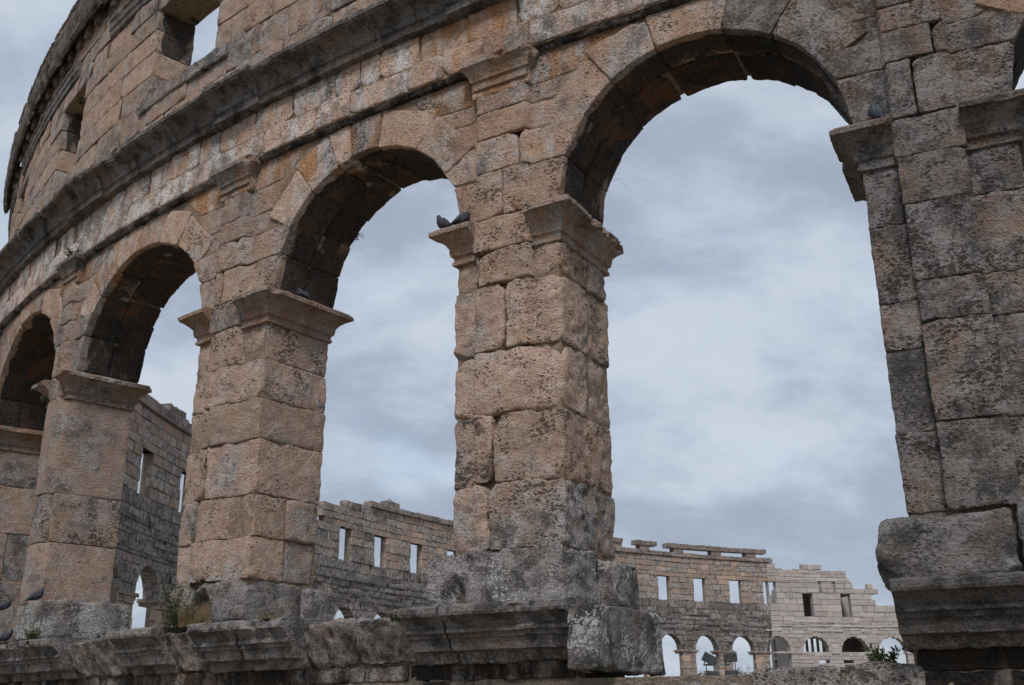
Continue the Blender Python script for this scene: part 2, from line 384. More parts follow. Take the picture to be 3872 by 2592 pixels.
class Boxes:
    """many plain boxes in (S,d,z) gathered in one mesh (mortar cores, stuff)"""
    def __init__(s): s.V = []; s.F = []; s.n = 0
    def add(s, S0_, S1_, d0, d1, z0, z1, seg=None, quad=None):
        n = seg or max(1, int(abs(S1_-S0_)/1.2)+1)
        q = quad or [(S0_, z0), (S1_, z0), (S1_, z1), (S0_, z1)]
        t = np.linspace(0, 1, n+1)
        for dd in (d0, d1):
            for row in ((q[0], q[1]), (q[3], q[2])):
                SS = row[0][0]+(row[1][0]-row[0][0])*t; ZZ = row[0][1]+(row[1][1]-row[0][1])*t
                s.V.append(W(SS, dd, ZZ))
        b = s.n; m = n+1; fb, ft, bb, bt = b, b+m, b+2*m, b+3*m
        for i in range(n):
            s.F += [(fb+i, fb+i+1, ft+i+1, ft+i), (bb+i+1, bb+i, bt+i, bt+i+1), (ft+i, ft+i+1, bt+i+1, bt+i), (fb+i+1, fb+i, bb+i, bb+i+1)]
        s.F += [(fb, ft, bt, bb), (fb+n, bb+n, bt+n, ft+n)]
        s.n += 4*m
    def build(s, name, mat, parent, props=None, kind=None):
        o = meshobj(name, np.concatenate(s.V), s.F, mat, parent, False, props)
        if kind: o['kind'] = kind
        return o

# ================================================================== GROUND
def ground():
    n = 60; xs = np.concatenate([-np.geomspace(2500, 6, 22), np.linspace(-5, 5, 8), np.geomspace(6, 2500, 22)])
    X, Y = np.meshgrid(xs, xs+20, indexing='ij'); P = np.stack([X.ravel(), Y.ravel(), 0*X.ravel()], -1)
    P[:, 2] = -1.62+.05*fbm(P, 4, 3, 3)*(np.hypot(P[:, 0], P[:, 1]) < 200)
    k = len(xs); I = np.arange(k*k).reshape(k, k)
    F = np.stack([I[:-1, :-1].ravel(), I[1:, :-1].ravel(), I[1:, 1:].ravel(), I[:-1, 1:].ravel()], -1)
    o = meshobj('ground', P, F, M_GROUND, None, True, origin=(0, 0, -1.62)); o['kind'] = 'structure'
ground()

# ================================================================== NEAR WALL
near = empty('arena_wall', tuple(W(0, 0, -1.62)), 'tall near arcade of weathered ochre and grey limestone with four big round arches, close to the viewer', 'ruin')
T_ = 1.22
#            centre, left half, right half, pil left, pil right
PIERS = {1: dict(L=4.30, R=5.82, pl=4.67, pr=5.32, tone=.84, lum=.64, front=0., js=[1.72, 2.56, 3.57, 4.01, 4.86, 5.40], js2=[1.72, 2.50, 3.35, 3.85, 4.70, 5.40]),
         0: dict(T=1.30, L=-.78, R=.74, pl=-.43, pr=.35, tone=.22, lum=1.10, front=0., js=[1.68, 2.46, 3.29, 4.08, 4.96, 5.42]),
         -1: dict(L=-5.92, R=-4.26, pl=-5.50, pr=-4.84, tone=.32, lum=1.02, front=0., js=[1.68, 2.26, 2.85, 3.63, 4.23, 4.81, 5.42]),
         -2: dict(L=-11.12, R=-10.2, pl=-10.92, pr=-10.36, tone=.42, lum=.90, front=0., js=[1.76, 2.79, 3.65, 5.42]),
         -3: dict(L=-16.4, R=-15.15, pl=-16.1, pr=-15.5, tone=.40, lum=.85, front=0., js=[1.5, 2.6, 3.6, 4.6, 5.42]),
         -4: dict(L=-21.5, R=-20.1, pl=-21.1, pr=-20.5, tone=.4, lum=.85, front=0., js=[1.5, 2.6, 3.6, 4.6, 5.42]),
         2: dict(L=9.45, R=10.95, pl=9.85, pr=10.5, tone=.7, lum=.9, front=0., js=[1.7, 2.6, 3.5, 4.4, 5.42])}
PCORE = {}
def gsz(S):
    q = W(S, 0, 4.); return max(.024, .0028*math.hypot(q[0], q[1]))
CAPR = [(.015, 5.36), (.035, 5.37), (.035, 5.41), (.015, 5.425), (.02, 5.47), (.05, 5.49), (.06, 5.53), (.07, 5.60), (.12, 5.66), (.19, 5.715), (.225, 5.735), (.26, 5.745), (.26, 5.80), (.20, 5.85)]
ZT = 5.86
for k, D in PIERS.items():
    TK = D.get('T', T_)
    g = gsz(D['L']/2+D['R']/2); f = D['front']; hero = k in (0, 1, -1, -2)
    if not hero: g *= 1.8
    cb = Boxes(); cb.add(D['L']+.03, D['R']-.03, f-.022, -TK+.03, 1.0, ZT+.1)
    cb.add(D['L']-.0, D['R']+.0, -.036, -TK+.06, 6.5, 8.3); cb.add(D['L']+.06, D['R']-.06, -.036, -TK+.06, 5.9, 6.6)
    core = cb.build('pier', M_RUBBLE if k > 0 else M_MORTAR, near)
    PCORE[k] = core
    js = D['js']
    for i in range(len(js)-1):
        z0, z1 = js[i], js[i+1]; h = z1-z0
        tone = D['tone']+(.25 if (k == 0 and i < 1) else 0)
        am = {0: .028, -1: .020, 1: .012}.get(k, .010); bk = {0: .02, -1: .02}.get(k, 0.)
        st = (D['pl'], D['pr'], .10)
        li = (.75 if i < 2 else .35)*(k in (0, -1, -2)); mo = .5*(i < 3)*(k == -1)+.25*(k == -2)
        crs = dict(r=.034 if k == 0 else .024, amp=am, bulge=.035 if k == 0 else .02, g=g, step=st, gap=.003, chips={0: 4, 1: 2}.get(k, 3), cs={0: 1.3, 1: .6}.get(k, 1.))
        # where the course is split across the front
        split = {(0, 1): -.16, (0, 3): .02, (0, 4): -.40, (0, 2): None, (-1, 1): -5.42, (-1, 4): None, (1, 0): None}.get((k, i), rng.choice([None, D['pl']-.02, D['pl']+.2]) if hero else None)
        if k == 1: split = D['pl']-.01
        xs = [D['L'], D['R']] if split is None else [D['L'], split, D['R']]
        dep = -TK if (k == -2 or rng.random() < .35) else -rng.uniform(.55, .8)
        if k == 1: xs = [D['L'], D['pl'], D['pr'], D['R']]
        for a in range(len(xs)-1):
            vis = 'f'+('l' if a == 0 else '')+('r' if a == len(xs)-2 else '')+('t' if i == len(js)-2 and 0 else '')
            zz0, zz1 = z0, z1
            if k == 1 and a == 0: zz0, zz1 = D['js2'][i], D['js2'][i+1]
            c2 = dict(crs)
            xl, xr = xs[a]-(.03 if k == 1 and a == 2 else 0), xs[a+1]+(.03 if k == 1 and a == 0 else 0)
            q = [(xl, zz0), (xr, zz0), (xr, zz1), (xl, zz1)]
            ff = f+(.0 if k != 1 or a != 1 else .105)+(rng.uniform(-.025, .025) if k in (0, -1) else rng.uniform(-.01, .01) if k != 1 else 0)
            if k == 1: c2['step'] = None; c2['r'] = .02; c2['gap'] = .002; c2['amp'] = .014
            if k == 0 and i == 2: c2['bulk'] = .03; c2['bulge'] = .05
            dd = dep if k != 1 else (-TK if a != 1 else -.5)
            stone('ashlar_block', core, q, ff, dd, vis, pr=props(tone, D['lum'], .12*(k in (-1, 0) and i > 3), 0, li*.6, mo, pits=1.5 if k in (0, 1) else 1.1, j=.12 if k != 1 else .05), **c2)
        if dep > -TK+.01:        # rear blocks seen on the jamb
            c2 = dict(crs); c2['step'] = None; c2['r'] = .05
            jx = rng.uniform(-.03, .03)
            sh = rng.choice([0, 0, .12]) if hero and 0 < i < len(js)-2 else 0
            stone('ashlar_block', core, [(D['L'], z0), (D['R']+jx, z0), (D['R']+jx, z1), (D['L'], z1)], dep-.005, -TK+rng.uniform(-.03, .05), 'lrk',
                  pr=props(tone+.2, D['lum']*.95, 0, 0, li, mo, pits=.9), **c2)
    # impost mouldings: two pieces, the pilaster runs through between them
    w = D['L'], D['R']; cr = .35 if k != 0 else .2
    pc = dict(tone=D['tone']+.22, lum=D['lum']*.88, orange=.6, crust=cr+.12, pits=.5)
    rn = [(D['pl']-.005, f, (0, 1)), (w[0], f, (-1, 1)), (w[0], -TK, (-1, -1)), (w[0]+.35, -TK, (0, -1))][::-1]
    sweep('impost_moulding', core, rn, CAPR, props(**pc), g=g*.8, amp=.008, chip=.035)
    rn = [(D['pr']+.005, f, (0, 1)), (w[1], f, (1, 1)), (w[1], -TK, (1, -1)), (w[1]-.35, -TK, (0, -1))]
    sweep('impost_moulding', core, rn, CAPR, props(**pc), g=g*.8, amp=.008, chip=.09 if k == 0 else .035)
    # pilaster stone between the two mouldings
    stone('ashlar_block', core, [(D['pl']-.03, js[-1]), (D['pr']+.03, js[-1]), (D['pr']+.03, ZT), (D['pl']-.03, ZT)], f+.095, -.3, 'flr', r=.025, amp=.012, g=g,
          pr=props(D['tone'], D['lum'], .2, 0, 0, 0))

# ---- arches: springers, voussoirs, spandrel blocks, pilaster shaft above the imposts
ARCH = {0: dict(c=2.50, z=5.88, r=1.78, j=[31, 56, 77, 104, 124, 150], tone=.55, lum=1.25),
        -1: dict(c=-2.45, z=5.83, r=1.74, j=[33, 54, 72, 82, 98, 124, 148], tone=.50, lum=1.32),
        -2: dict(c=-7.98, z=5.83, r=2.04, rz=1.80, j=[30, 46, 64, 88, 106, 124, 148], tone=.52, lum=1.3),
        -3: dict(c=-13.1, z=5.86, r=2.0, rz=1.9, j=[30, 52, 72, 90, 108, 130, 150], tone=.4, lum=1.1),
        -4: dict(c=-18.2, z=5.86, r=1.78, j=[30, 52, 72, 90, 108, 130, 150], tone=.4, lum=1.0),
        1: dict(c=7.63, z=5.88, r=1.80, j=[31, 56, 77, 104, 124, 150], tone=.6, lum=.95)}
ZS = 8.14
def inn(A, z, side):
    h = A['r']*math.sqrt(max(0, 1-((z-A['z'])/A.get('rz', A['r']))**2)); return A['c']+side*h
VO = {}
for k, A in ARCH.items():
    g = gsz(A['c'])*(1 if k in (0, -1, -2) else 1.6)
    cb = Boxes(); N = 18
    p = None
    for i in range(N):     # recessed core following the intrados
        a0, a1 = math.pi*i/N, math.pi*(i+1)/N; ri = A['r']+.045
        p = lambda a, r: (A['c']-r*math.cos(a), A['z']+(r+A.get('rz', A['r'])-A['r'])*math.sin(a))
        q0, q1 = p(a0, ri), p(a1, ri)
        cb.add(0, 0, -.03, -T_+.06, 0, 0, 1, [q0, q1, (q1[0], ZS+.2), (q0[0], ZS+.2)])
    SL, SR = A['c']-A['r'], A['c']+A['r']
    Dl, Dr = PIERS.get(k), PIERS.get(k+1)
    arch = cb.build('arch', M_MORTAR, near)
    js = [math.radians(x) for x in A['j']]
    for i in range(len(js)-1):
        a0, a1 = js[i], js[i+1]; am = (a0+a1)/2
        def ext(a):
            r = A['r']+(.66 if i not in (0, len(js)-2) else .60)
            s = math.sin(a); lim = (ZS-A['z'])/max(s, .2)-A.get('rz', A['r'])+A['r']
            return min(r+rngr[i], lim)
        rngr = [rng.uniform(-.04, .06) for _ in js]
        r0 = A['r']+rng.uniform(-.008, .012)
        q = [p(a0, r0), p(a1, r0), p(a1, ext(a1)), p(a0, ext(a0))]
        # circumscribe slightly so that the chord's middle meets the curve
        nseg = 1
        sm_ = math.cos((a1-a0)/2)
        def curve(p3, dims, N_, sd, a0=a0, a1=a1):
            u = np.clip(p3[:, 0]/dims[0], 0, 1); sag = A['r']*(1-sm_)
            p3 = p3.copy(); w = np.clip(1-p3[:, 1]/dims[1], 0, 1); p3[:, 1] += sag*(1-(2*u-1)**2)*w; return p3
        dm = -rng.uniform(.5, .66)
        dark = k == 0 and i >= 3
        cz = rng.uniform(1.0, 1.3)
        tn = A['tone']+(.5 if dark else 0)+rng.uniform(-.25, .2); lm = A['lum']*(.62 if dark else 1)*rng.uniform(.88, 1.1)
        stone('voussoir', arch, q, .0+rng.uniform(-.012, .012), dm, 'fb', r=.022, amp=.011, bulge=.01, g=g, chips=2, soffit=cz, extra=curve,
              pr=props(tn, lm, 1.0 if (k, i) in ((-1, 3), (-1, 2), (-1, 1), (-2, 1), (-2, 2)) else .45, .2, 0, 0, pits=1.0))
        off = rng.uniform(-.06, .06); b0 = a0+(off if i else 0); b1 = a1+(off if i < len(js)-2 else 0)
        q = [p(b0, r0), p(b1, r0), p(b1, A['r']+.4), p(b0, A['r']+.4)]
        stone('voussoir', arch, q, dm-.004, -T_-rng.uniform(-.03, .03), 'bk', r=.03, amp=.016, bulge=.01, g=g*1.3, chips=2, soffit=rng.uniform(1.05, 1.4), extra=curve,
              pr=props(tn+.1, lm*.9, .8, .1, 0, 0, pits=.6))
# springer courses and the pilaster shaft, one run per pier
for k, D in PIERS.items():
    Al, Ar = ARCH.get(k-1), ARCH.get(k)      # arch on the left, on the right
    if Al is None and Ar is None: continue
    g = gsz(D['L']); g *= 1 if k in (0, 1, -1, -2) else 1.7; core = PCORE[k]; f = 0.
    zs = {0: [ZT, 6.52, 7.01], 1: [ZT, 6.55, 6.93], -1: [ZT, 6.42, 6.88], -2: [ZT, 6.5, 6.9]}.get(k, [ZT, 6.45, 6.9])
    tone, lum = D['tone']+.08, D['lum']*1.02
    for i in range(len(zs)-1):
        z0, z1 = zs[i], zs[i+1]
        l0, l1 = (inn(Al, z0, 1), inn(Al, z1, 1)) if Al else (D['L'], D['L']); r0, r1 = (inn(Ar, z0, -1), inn(Ar, z1, -1)) if Ar else (D['R'], D['R'])
        m0 = {0: -.02, 1: 4.93}.get(k, D['pl']+.2)+(.25 if i else 0)
        st = (D['pl'], D['pr'], .10)
        for a, (qa, vis) in enumerate((([(l0, z0), (m0, z0), (m0, z1), (l1, z1)], 'fl'), ([(m0, z0), (r0, z0), (r1, z1), (m0, z1)], 'fr'))):
            for (da, db, v2, pz) in ((0, -.6, vis, 0.), (-.604, -T_, vis[1:]+'k', .8)):
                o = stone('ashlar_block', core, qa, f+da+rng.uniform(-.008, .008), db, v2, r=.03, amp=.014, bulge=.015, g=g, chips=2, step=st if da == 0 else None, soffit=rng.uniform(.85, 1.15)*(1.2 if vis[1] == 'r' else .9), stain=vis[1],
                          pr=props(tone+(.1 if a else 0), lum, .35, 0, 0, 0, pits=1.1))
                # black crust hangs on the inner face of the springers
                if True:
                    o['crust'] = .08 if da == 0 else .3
    # spandrel and shaft above the springers, up to the pilaster capital
    zc = [zs[-1], 7.68]
    st = (D['pl'], D['pr'], .10)
    z0, z1 = zc; zm = (z0+z1)/2+rng.uniform(-.06, .06)
    for (a, b) in ((z0, zm), (zm, z1)):
        w0 = .18+.25*(b-7.2); mL, mR = D['pl'], D['pr']
        rows = [(mL-.32-.5*(a-6.9), mL-.32-.5*(b-6.9), mL+.0), None]
        q = [(mL-.35-.6*(a-6.9), a), (mR+.35+.6*(a-6.9), a), (mR+.35+.6*(b-6.9), b), (mL-.35-.6*(b-6.9), b)]
        stone('spandrel_block', core, q, -.022, -.5, 'f', r=.03, amp=.014, bulge=.015, g=g, chips=2, step=(D['pl'], D['pr'], .122), pr=props(tone, lum, .4, 0, 0, 0, pits=1.2))
    for sgn, e0 in ((-1, D['pl']), (1, D['pr'])):
        q = [(e0, 7.66), (e0+sgn*.75, 7.70), (e0+sgn*1.25, ZS), (e0, ZS)]
        if sgn < 0: q = [q[1], q[0], q[3], q[2]]
        stone('spandrel_block', core, q, -.02, -.45, 'f', r=.025, amp=.012, g=g, chips=1, pr=props(tone+.25, lum*1.1, 1.0, .42, 0, 0))
    stone('spandrel_block', core, [(D['pl']-.05, 7.66), (D['pr']+.05, 7.66), (D['pr']+.05, ZS), (D['pl']-.05, ZS)], .098, -.4, 'flr', r=.02, amp=.01, g=g, pr=props(tone+.1, lum, 1.0, .2, 0, 0))
    e = .10
    sweep('pilaster_capital', core, [(D['pl'], -.02, (-1, 0)), (D['pl'], e, (-1, 1)), (D['pr'], e, (1, 1)), (D['pr'], -.02, (1, 0))],
          [(.01, 7.76), (.03, 7.77), (.03, 7.80), (.015, 7.82), (.02, 7.88), (.05, 7.90), (.055, 7.93), (.09, 8.00), (.14, 8.07), (.165, 8.09), (.165, 8.16), (.13, 8.20)],
          props(D['tone']+.35, D['lum']*.85, .7, .55, 0, 0, pits=.5), g=g*.8, amp=.006, chip=.04)

# ---- string course and frieze
SJ = [9.5, 8.1, 6.8, 5.6, 4.3, 3.1, 2.02, .41, -.32, -.96, -1.59, -2.68, -3.4, -4.57, -5.68, -6.5, -7.4, -8.5, -9.3, -10.5, -11.4, -12.2, -13.3, -14.5, -15.6, -16.9, -18.1, -19.4, -20.6, -22, -23.2][::-1]
cb = Boxes(); cb.add(-23.2, 9.5, .085, -.6, ZS+.04, 8.60, 40); cb.add(-23.2, 9.5, .02, -.9, 8.58, 9.3, 40)
frieze = cb.build('frieze', M_MORTAR, near)
def zone_tone(S):
    # the frieze is palest in the middle bays, ochre by the broken cornice, dark over the right pier
    if S > 3: return .75, 1.05, .1
    if S > .4: return .78, 1.45, .25
    if S > -1.7: return .48, 1.3, .55
    return .97, 1.78, .3
for a, b in zip(SJ[:-1], SJ[1:]):
    t, l, o_ = zone_tone((a+b)/2); g = gsz((a+b)/2)
    sweep('string_course', frieze, [(a+.004, .0, (0, 1)), (b-.004, .0, (0, 1))], [(.01, 8.115), (.045, 8.12), (.07, 8.15), (.075, 8.19)],
          props(.8, .6, .05, .85, 0, 0, pits=.5), g=g*1.1, amp=.003, chip=.01, inner=-.1)  # near-black colour paints in the deep shadow line below the frieze
    stone('frieze_block', frieze, [(a, 8.19), (b, 8.19), (b, 8.59+rng.uniform(-.02, .03)), (a, 8.59+rng.uniform(-.02, .03))], .11+rng.uniform(-.015, .012), -.3, 'fb', r=.025, amp=.013, bulge=.018, g=g, chips=3,
          pr=props(t, l, o_*1.3, .12, 0, 0, pits=.6, j=.22))
SJ2 = [9.5, 8, 6.9, 5.4, 4.1, 2.9, 1.8, .84, .22, -.6, -1.42, -2.16, -2.55, -3.06, -3.96, -4.85, -5.78, -6.32, -7.2, -7.9, -8.8, -9.4, -10.2, -11, -11.9, -12.5, -13.4, -14.2, -15, -16, -17.2, -18, -19, -20, -21.2, -22.2, -23.2][::-1]
for a, b in zip(SJ2[:-1], SJ2[1:]):
    t, l, o_ = zone_tone((a+b)/2); g = gsz((a+b)/2)
    jz = rng.uniform(-.03, .05)
    missing = -1.42 <= a < .2 and a > -.65
    dd = .055+rng.uniform(-.025, .02)
    stone('frieze_block', frieze, [(a, 8.60), (b, 8.60+jz), (b+rng.uniform(-.04, .04), 9.12), (a, 9.12)], dd, -.3, 'f', r=.03, amp=.015, bulge=.02, g=g, chips=4, gap=.012,
          pr=props(t+.08, l*.95, o_*2.0, .2, 0, 0, pits=.7, j=.28))
# above the place where the cornice has fallen
for a, b in ((.9, 2.2), (2.2, 3.6), (3.6, 5.2), (5.2, 7.4), (7.4, 9.5)):
    stone('frieze_block', frieze, [(a, 9.15), (b, 9.15), (b, 9.62), (a, 9.62)], .03, -.4, 'f', r=.03, amp=.02, g=gsz(a), pr=props(.5, .9, .3, .3, 0, 0))

# ---- main cornice
def cprof(x):
    return [(.02, 9.07), (.13, 9.075), (.165, 9.085), (.165, 9.20), (.175, 9.215), (.20, 9.22), (.205, 9.26), (.215, 9.31), (.25, 9.385), (.32, 9.445), (.41, 9.475), (.44, 9.48), (.455, 9.505), (.475, 9.515), (.475, 9.585), (.44, 9.61), (.10, 9.66)]
cb = Boxes(); cb.add(-23.2, .3, .0, -1.0, 9.15, 9.6, 30); cornice = cb.build('cornice', M_MORTAR, near)
CJ = [.35, -.85, -2.05, -3.35, -4.62, -5.75, -6.9, -8.1, -9.4, -10.9, -12.0, -13.1, -14.3, -15.4, -16.4, -17.5, -18.7, -20, -21.3, -22.6][::-1]
for a, b in zip(CJ[:-1], CJ[1:]):
    g = gsz((a+b)/2); off = .0
    res = -5.7 < (a+b)/2 < -4.5 or -10.9 < (a+b)/2 < -9.4 or -16.4 < (a+b)/2 < -15.4 or b > .3
    base = .07 if res else 0.
    pth = [(a+.004, base, (0, 1)), (b-.004, base, (0, 1))]
    if res: pth = [(a+.004, -.1, (-1, 0)), (a+.004, base, (-1, 1)), (b-.004, base, (1, 1)), (b-.004, -.1, (1, 0))]
    if res:
        pth = [(a+.05, -.1, (-.25, 0)), (a+.05, base, (-.25, 1)), (b-.05, base, (.25, 1)), (b-.05, -.1, (.25, 0))]
    sweep('cornice_block', cornice, pth, cprof(0), props(.9, .50+rng.uniform(-.08, .14), .12, .68, 0, .12, pits=.35), g=g*1.1, amp=.010, chip=.03, inner=-.2)

# ---- attic storey with its rectangular windows, set back a little
DA = -.3
cbA = Boxes(); WIN = [(-9.06, -6.82), (-14.25, -12.62), (-19.5, -17.9)]; ZW0, ZW1 = 11.26, 13.32
AT = [9.60, 10.12, 10.62, ZW0, 11.80, 12.34, 12.85, ZW1, 13.76, 14.20, 14.62, 15.05]
solid = []
for i in range(len(AT)-1):
    z0, z1 = AT[i], AT[i+1]
    if ZW0-.01 <= z0 < ZW1-.01:
        e = [-24]+[x for w_ in sorted(WIN) for x in w_]+[3.]; iv = [(e[j], e[j+1]) for j in range(0, len(e), 2)]
    else: iv = [(-24, 3.)]
    for a, b in iv: solid.append((a, b, z0, z1))
for a, b, z0, z1 in solid: cbA.add(a+.03, b-.03, DA-.028, DA-.78, z0, z1)
attic = cbA.build('attic', M_MORTAR, near)
for a, b, z0, z1 in solid:
    s = a; first = True
    while s < b-.01:
        w_ = rng.uniform(.75, 1.5); e = s+w_
        if b-e < .55: e = b
        if z0 == ZW1:
            for (wa, wb) in WIN:     # long lintels span the openings
                if s < wa-.25 < e: e = wa-.25; break
                if abs(s-(wa-.25)) < .02: e = wb+.25; break
        onl = first and a > -23.9; onr = abs(e-b) < .01 and b < 2.6
        vis = 'f'+('l' if onl else '')+('r' if onr else '')
        if z0 == ZW1: vis += 'b'
        if z1 == ZW0: vis += 't'
        m = (s+e)/2; hidden = m > -4.4 and z0 > 11
        if not (m > -2 and z0 > 10.2):
            full = 'l' in vis or 'r' in vis or 'b' in vis or 't' in vis
            stone('ashlar_block', attic, [(s, z0), (e, z0), (e, z1), (s, z1)], DA+rng.uniform(-.02, .02), DA-(.80 if full else .3), vis + ('k' if full else ''), r=.022, amp=.014, bulge=.015, g=max(.05, gsz(m)), chips=3, gap=.010, soffit=(1.3 if 'b' in vis else (1.0 if full and z0 > 12 and 'r' in vis else 0.)), stain='' if 'b' in vis else 'r',
                  pr=props(.40, 1.08, .3, (.2 if z0 == ZW1 else 0)+(.55 if full and z0 > 12 else 0), 0, 0, pits=.8, j=.3))
        s = e; first = False
# sill stones lean on the cornice below the first window
stone('sill_stone', attic, [(-9.4, 10.95), (-6.3, 10.95), (-6.3, ZW0), (-9.4, ZW0)], DA+.06, DA-.62, 'ftb', r=.05, amp=.02, g=.06, pr=props(.7, .9, 0, .25, 0, 0))
# dark narrow moulding under the eaves
s = -24.
while s < -6:
    w_ = rng.uniform(1.1, 1.9)
    if rng.random() < .82:
        sweep('band_moulding', attic, [(s, DA, (0, 1)), (s+w_-.05, DA, (0, 1))], [(.01, 13.78), (.04, 13.78), (.045, 13.92), (.07, 13.94), (.075, 14.12), (.10, 14.14), (.10, 14.20)], props(.9, .5, 0, .5, 0, 0, pits=.3), g=.07, amp=.008, chip=.02)
    s += w_
# eaves gutter: rounded hollow blocks carried on short brackets
s = -24.
ev = 0
while s < -7:
    w_ = rng.uniform(1.3, 2.2); o_ = rng.uniform(-.03, .03)
    pf = [(.08, 14.86), (.11, 14.72), (.17, 14.66), (.225, 14.74), (.265, 14.92), (.275, 15.14), (.25, 15.36), (.235, 15.50), (.26, 15.53), (.26, 15.62), (.22, 15.66), (.05, 15.68)]
    pf = [(x+o_, z) for x, z in pf]
    sweep('gutter_block', attic, [(s, DA+.05, (0, 1)), (s+w_-.03, DA+.05, (0, 1))], pf, props(.8, .50, .35, .70, 0, 0, pits=.3), g=.07, amp=.02, chip=.05, inner=0.)
    t = s+.2
    while t < s+w_-.3:
        stone('bracket', attic, [(t, 14.52), (t+.22, 14.52), (t+.26, 14.85), (t-.04, 14.85)], DA+.13, DA-.2, 'flrb', r=.04, amp=.02, g=.07, pr=props(.6, .6, .2, .7, 0, 0)); t += rng.uniform(.55, .8)
    s += w_
bb = Boxes(); bb.add(-24, -7, DA+.0, DA-.62, 15.0, 15.6, 30); bb.build('gutter_backing', M_RUBBLE, attic)

# ---- podium: cornice blocks under the piers, rough wall head between them
def podprof(t=0.):
    return [(.03, .52), (.05, .60), (.25, .615), (.27, .67), (.285, .735), (.325, .745), (.33, .785), (.375, .80), (.38, .835), (.36, .85), (.39, .90), (.45, .955), (.51, .97), (.525, 1.0), (.525, 1.06), (.46, 1.09), (-.1, 1.11)]
cb = Boxes(); cb.add(-23, 9.5, -.03, -1.15, -1.7, .30, 30)
for a, b in ((-1.15, .9), (-6.8, -2.95), (-11.2, -6.9), (-22, -11.3), (4.15, 9.5), (-2.95, -1.15)): cb.add(a+.05, b-.05, -.03, -1.15, .25, .9)
pod = cb.build('podium', M_RUBBLE, near)
PB = [(-1.17, -.62, 0, .0), (-.60, .96, 0, 0.), (-4.86, -3.95, 0, 0), (-3.93, -3.0, .0, 0), (-5.55, -4.88, .9, -.12), (-6.72, -5.57, .25, -.02),
      (-8.35, -6.9, .8, -.16), (-9.6, -8.4, .4, 0), (-10.9, -9.65, .3, 0), (-12.4, -10.95, .4, 0), (-13.9, -12.45, .5, 0), (-15.4, -13.95, .4, 0), (-17, -15.45, .4, 0),
      (4.12, 5.6, 0, 0.), (5.62, 7.4, 0, 0), (7.42, 9.3, 0, 0), (-2.96, -2.1, 1., -.18), (-2.08, -1.19, 1., -.14)]
for a, b, rough, dz in PB:
    g = gsz((a+b)/2); m = (a+b)/2
    mo = .42 if m > -1.3 else .3
    pf = podprof()
    if rough > .7:      # broken stones: only the raw body is left
        stone('broken_cornice_block', pod, [(a-.03, .50), (b+.03, .50), (b+.03, 1.07+dz*.3), (a-.03, 1.07+dz*.5)], .36+dz*.6, -1.15, 'flrtb', r=.03, amp=.045, bulge=.04, g=g*.8, chips=5, gap=0, cs=1.3, extra=lambda p, dims, N, sd: p+np.array([0, 0, 1.])*(np.clip(1-p[:, 1]/dims[1], 0, 1)*.24*(p[:, 2] < .3))[:, None],
              pr=props(.9, .82, .2, .25, .15, mo*.7, pits=1.)); continue
    # the body is a full-depth stone, the moulding is worked on its face
    body = stone('podium_block', pod, [(a, .48), (b, .48), (b, 1.075+dz), (a, 1.075+dz)], .10, -1.15, 'flrt', r=.05, amp=.02, bulge=.02, g=g, chips=3, gap=.01, pr=props(.95, .7, 0, .25, .9 if m > -1 and m < 1 else .3, mo, pits=.7))
    sweep('cornice_block', pod, [(a+.01, .0, (0, 1)), (b-.01, .0, (0, 1))], pf, props(.95, .56 if m > -1.3 and m < 2 else (.38 if m > 3 else .72), 0, .55 if m > 3 else .45, 0.05, mo, pits=.5), g=g*.9, amp=.012+.03*rough, chip=.045+.10*rough, inner=-.04)
# end block of the central podium, its broken section faces right
stone('podium_block', pod, [(.90, .36), (1.30, .36), (1.27, 1.02), (.93, 1.06)], .44, -1.3, 'flrt', r=.045, amp=.02, bulge=.03, g=.03, chips=4, gap=0, pr=props(1.15, .62, 0, .05, 1.5, .6, pits=.5))
# fascia bands and rough courses below, blackened by crust and painted ledge shade
for z0, z1, d, nm, cr in ((.30, .50, .0, 'fascia_block', .75), (.13, .30, -.03, 'fascia_block', .65), (-.25, .12, .0, 'ashlar_block', .45), (-.7, -.26, .0, 'ashlar_block', .2), (-1.2, -.71, 0, 'ashlar_block', .2), (-1.75, -1.21, 0, 'ashlar_block', .2)):
    s = -17. if z0 > -.3 else -9.
    e_ = 9.5
    while s < e_:
        w_ = rng.uniform(.7, 1.5); b = min(s+w_, e_)
        if z0 > .12 and s < .92 < b: b = .92
        if z0 > .12 and .9 < s < 4.1: s = 4.22; continue
        if True:
            stone(nm, pod, [(s, z0), (b, z0), (b, z1), (s, z1)], d+rng.uniform(-.02, .02), -.3, 'f', r=.02 if nm[0] == 'f' else .04, amp=.015 if nm[0] == 'f' else .03, bulge=.02, g=gsz((s+b)/2)*1.2, chips=2, gap=.012,
                  pr=props(.75, .7 if s < 2 else .5, .35, cr+(.15 if s < 2 else .45), 0, 0, pits=.8, j=.25))  # darkest towards the right: crust plus shade put into the colour
        s = b
# wall head between central and right piers
for a, b, zt, dd in ((1.25, 1.92, .22, .02), (1.9, 2.66, .25, .0), (2.68, 3.55, .355, .05), (3.57, 4.3, .375, .03)):
    stone('wall_head_block', pod, [(a, -.02), (b, -.02), (b, zt), (a, zt)], dd, -1.15, 'flrt', r=.07 if b < 2.7 else .03, amp=.04 if b < 2.7 else .02, bulge=.05, g=.028, chips=5, pr=props(.95, .8, .05, .15, .1, .1, pits=1.6))

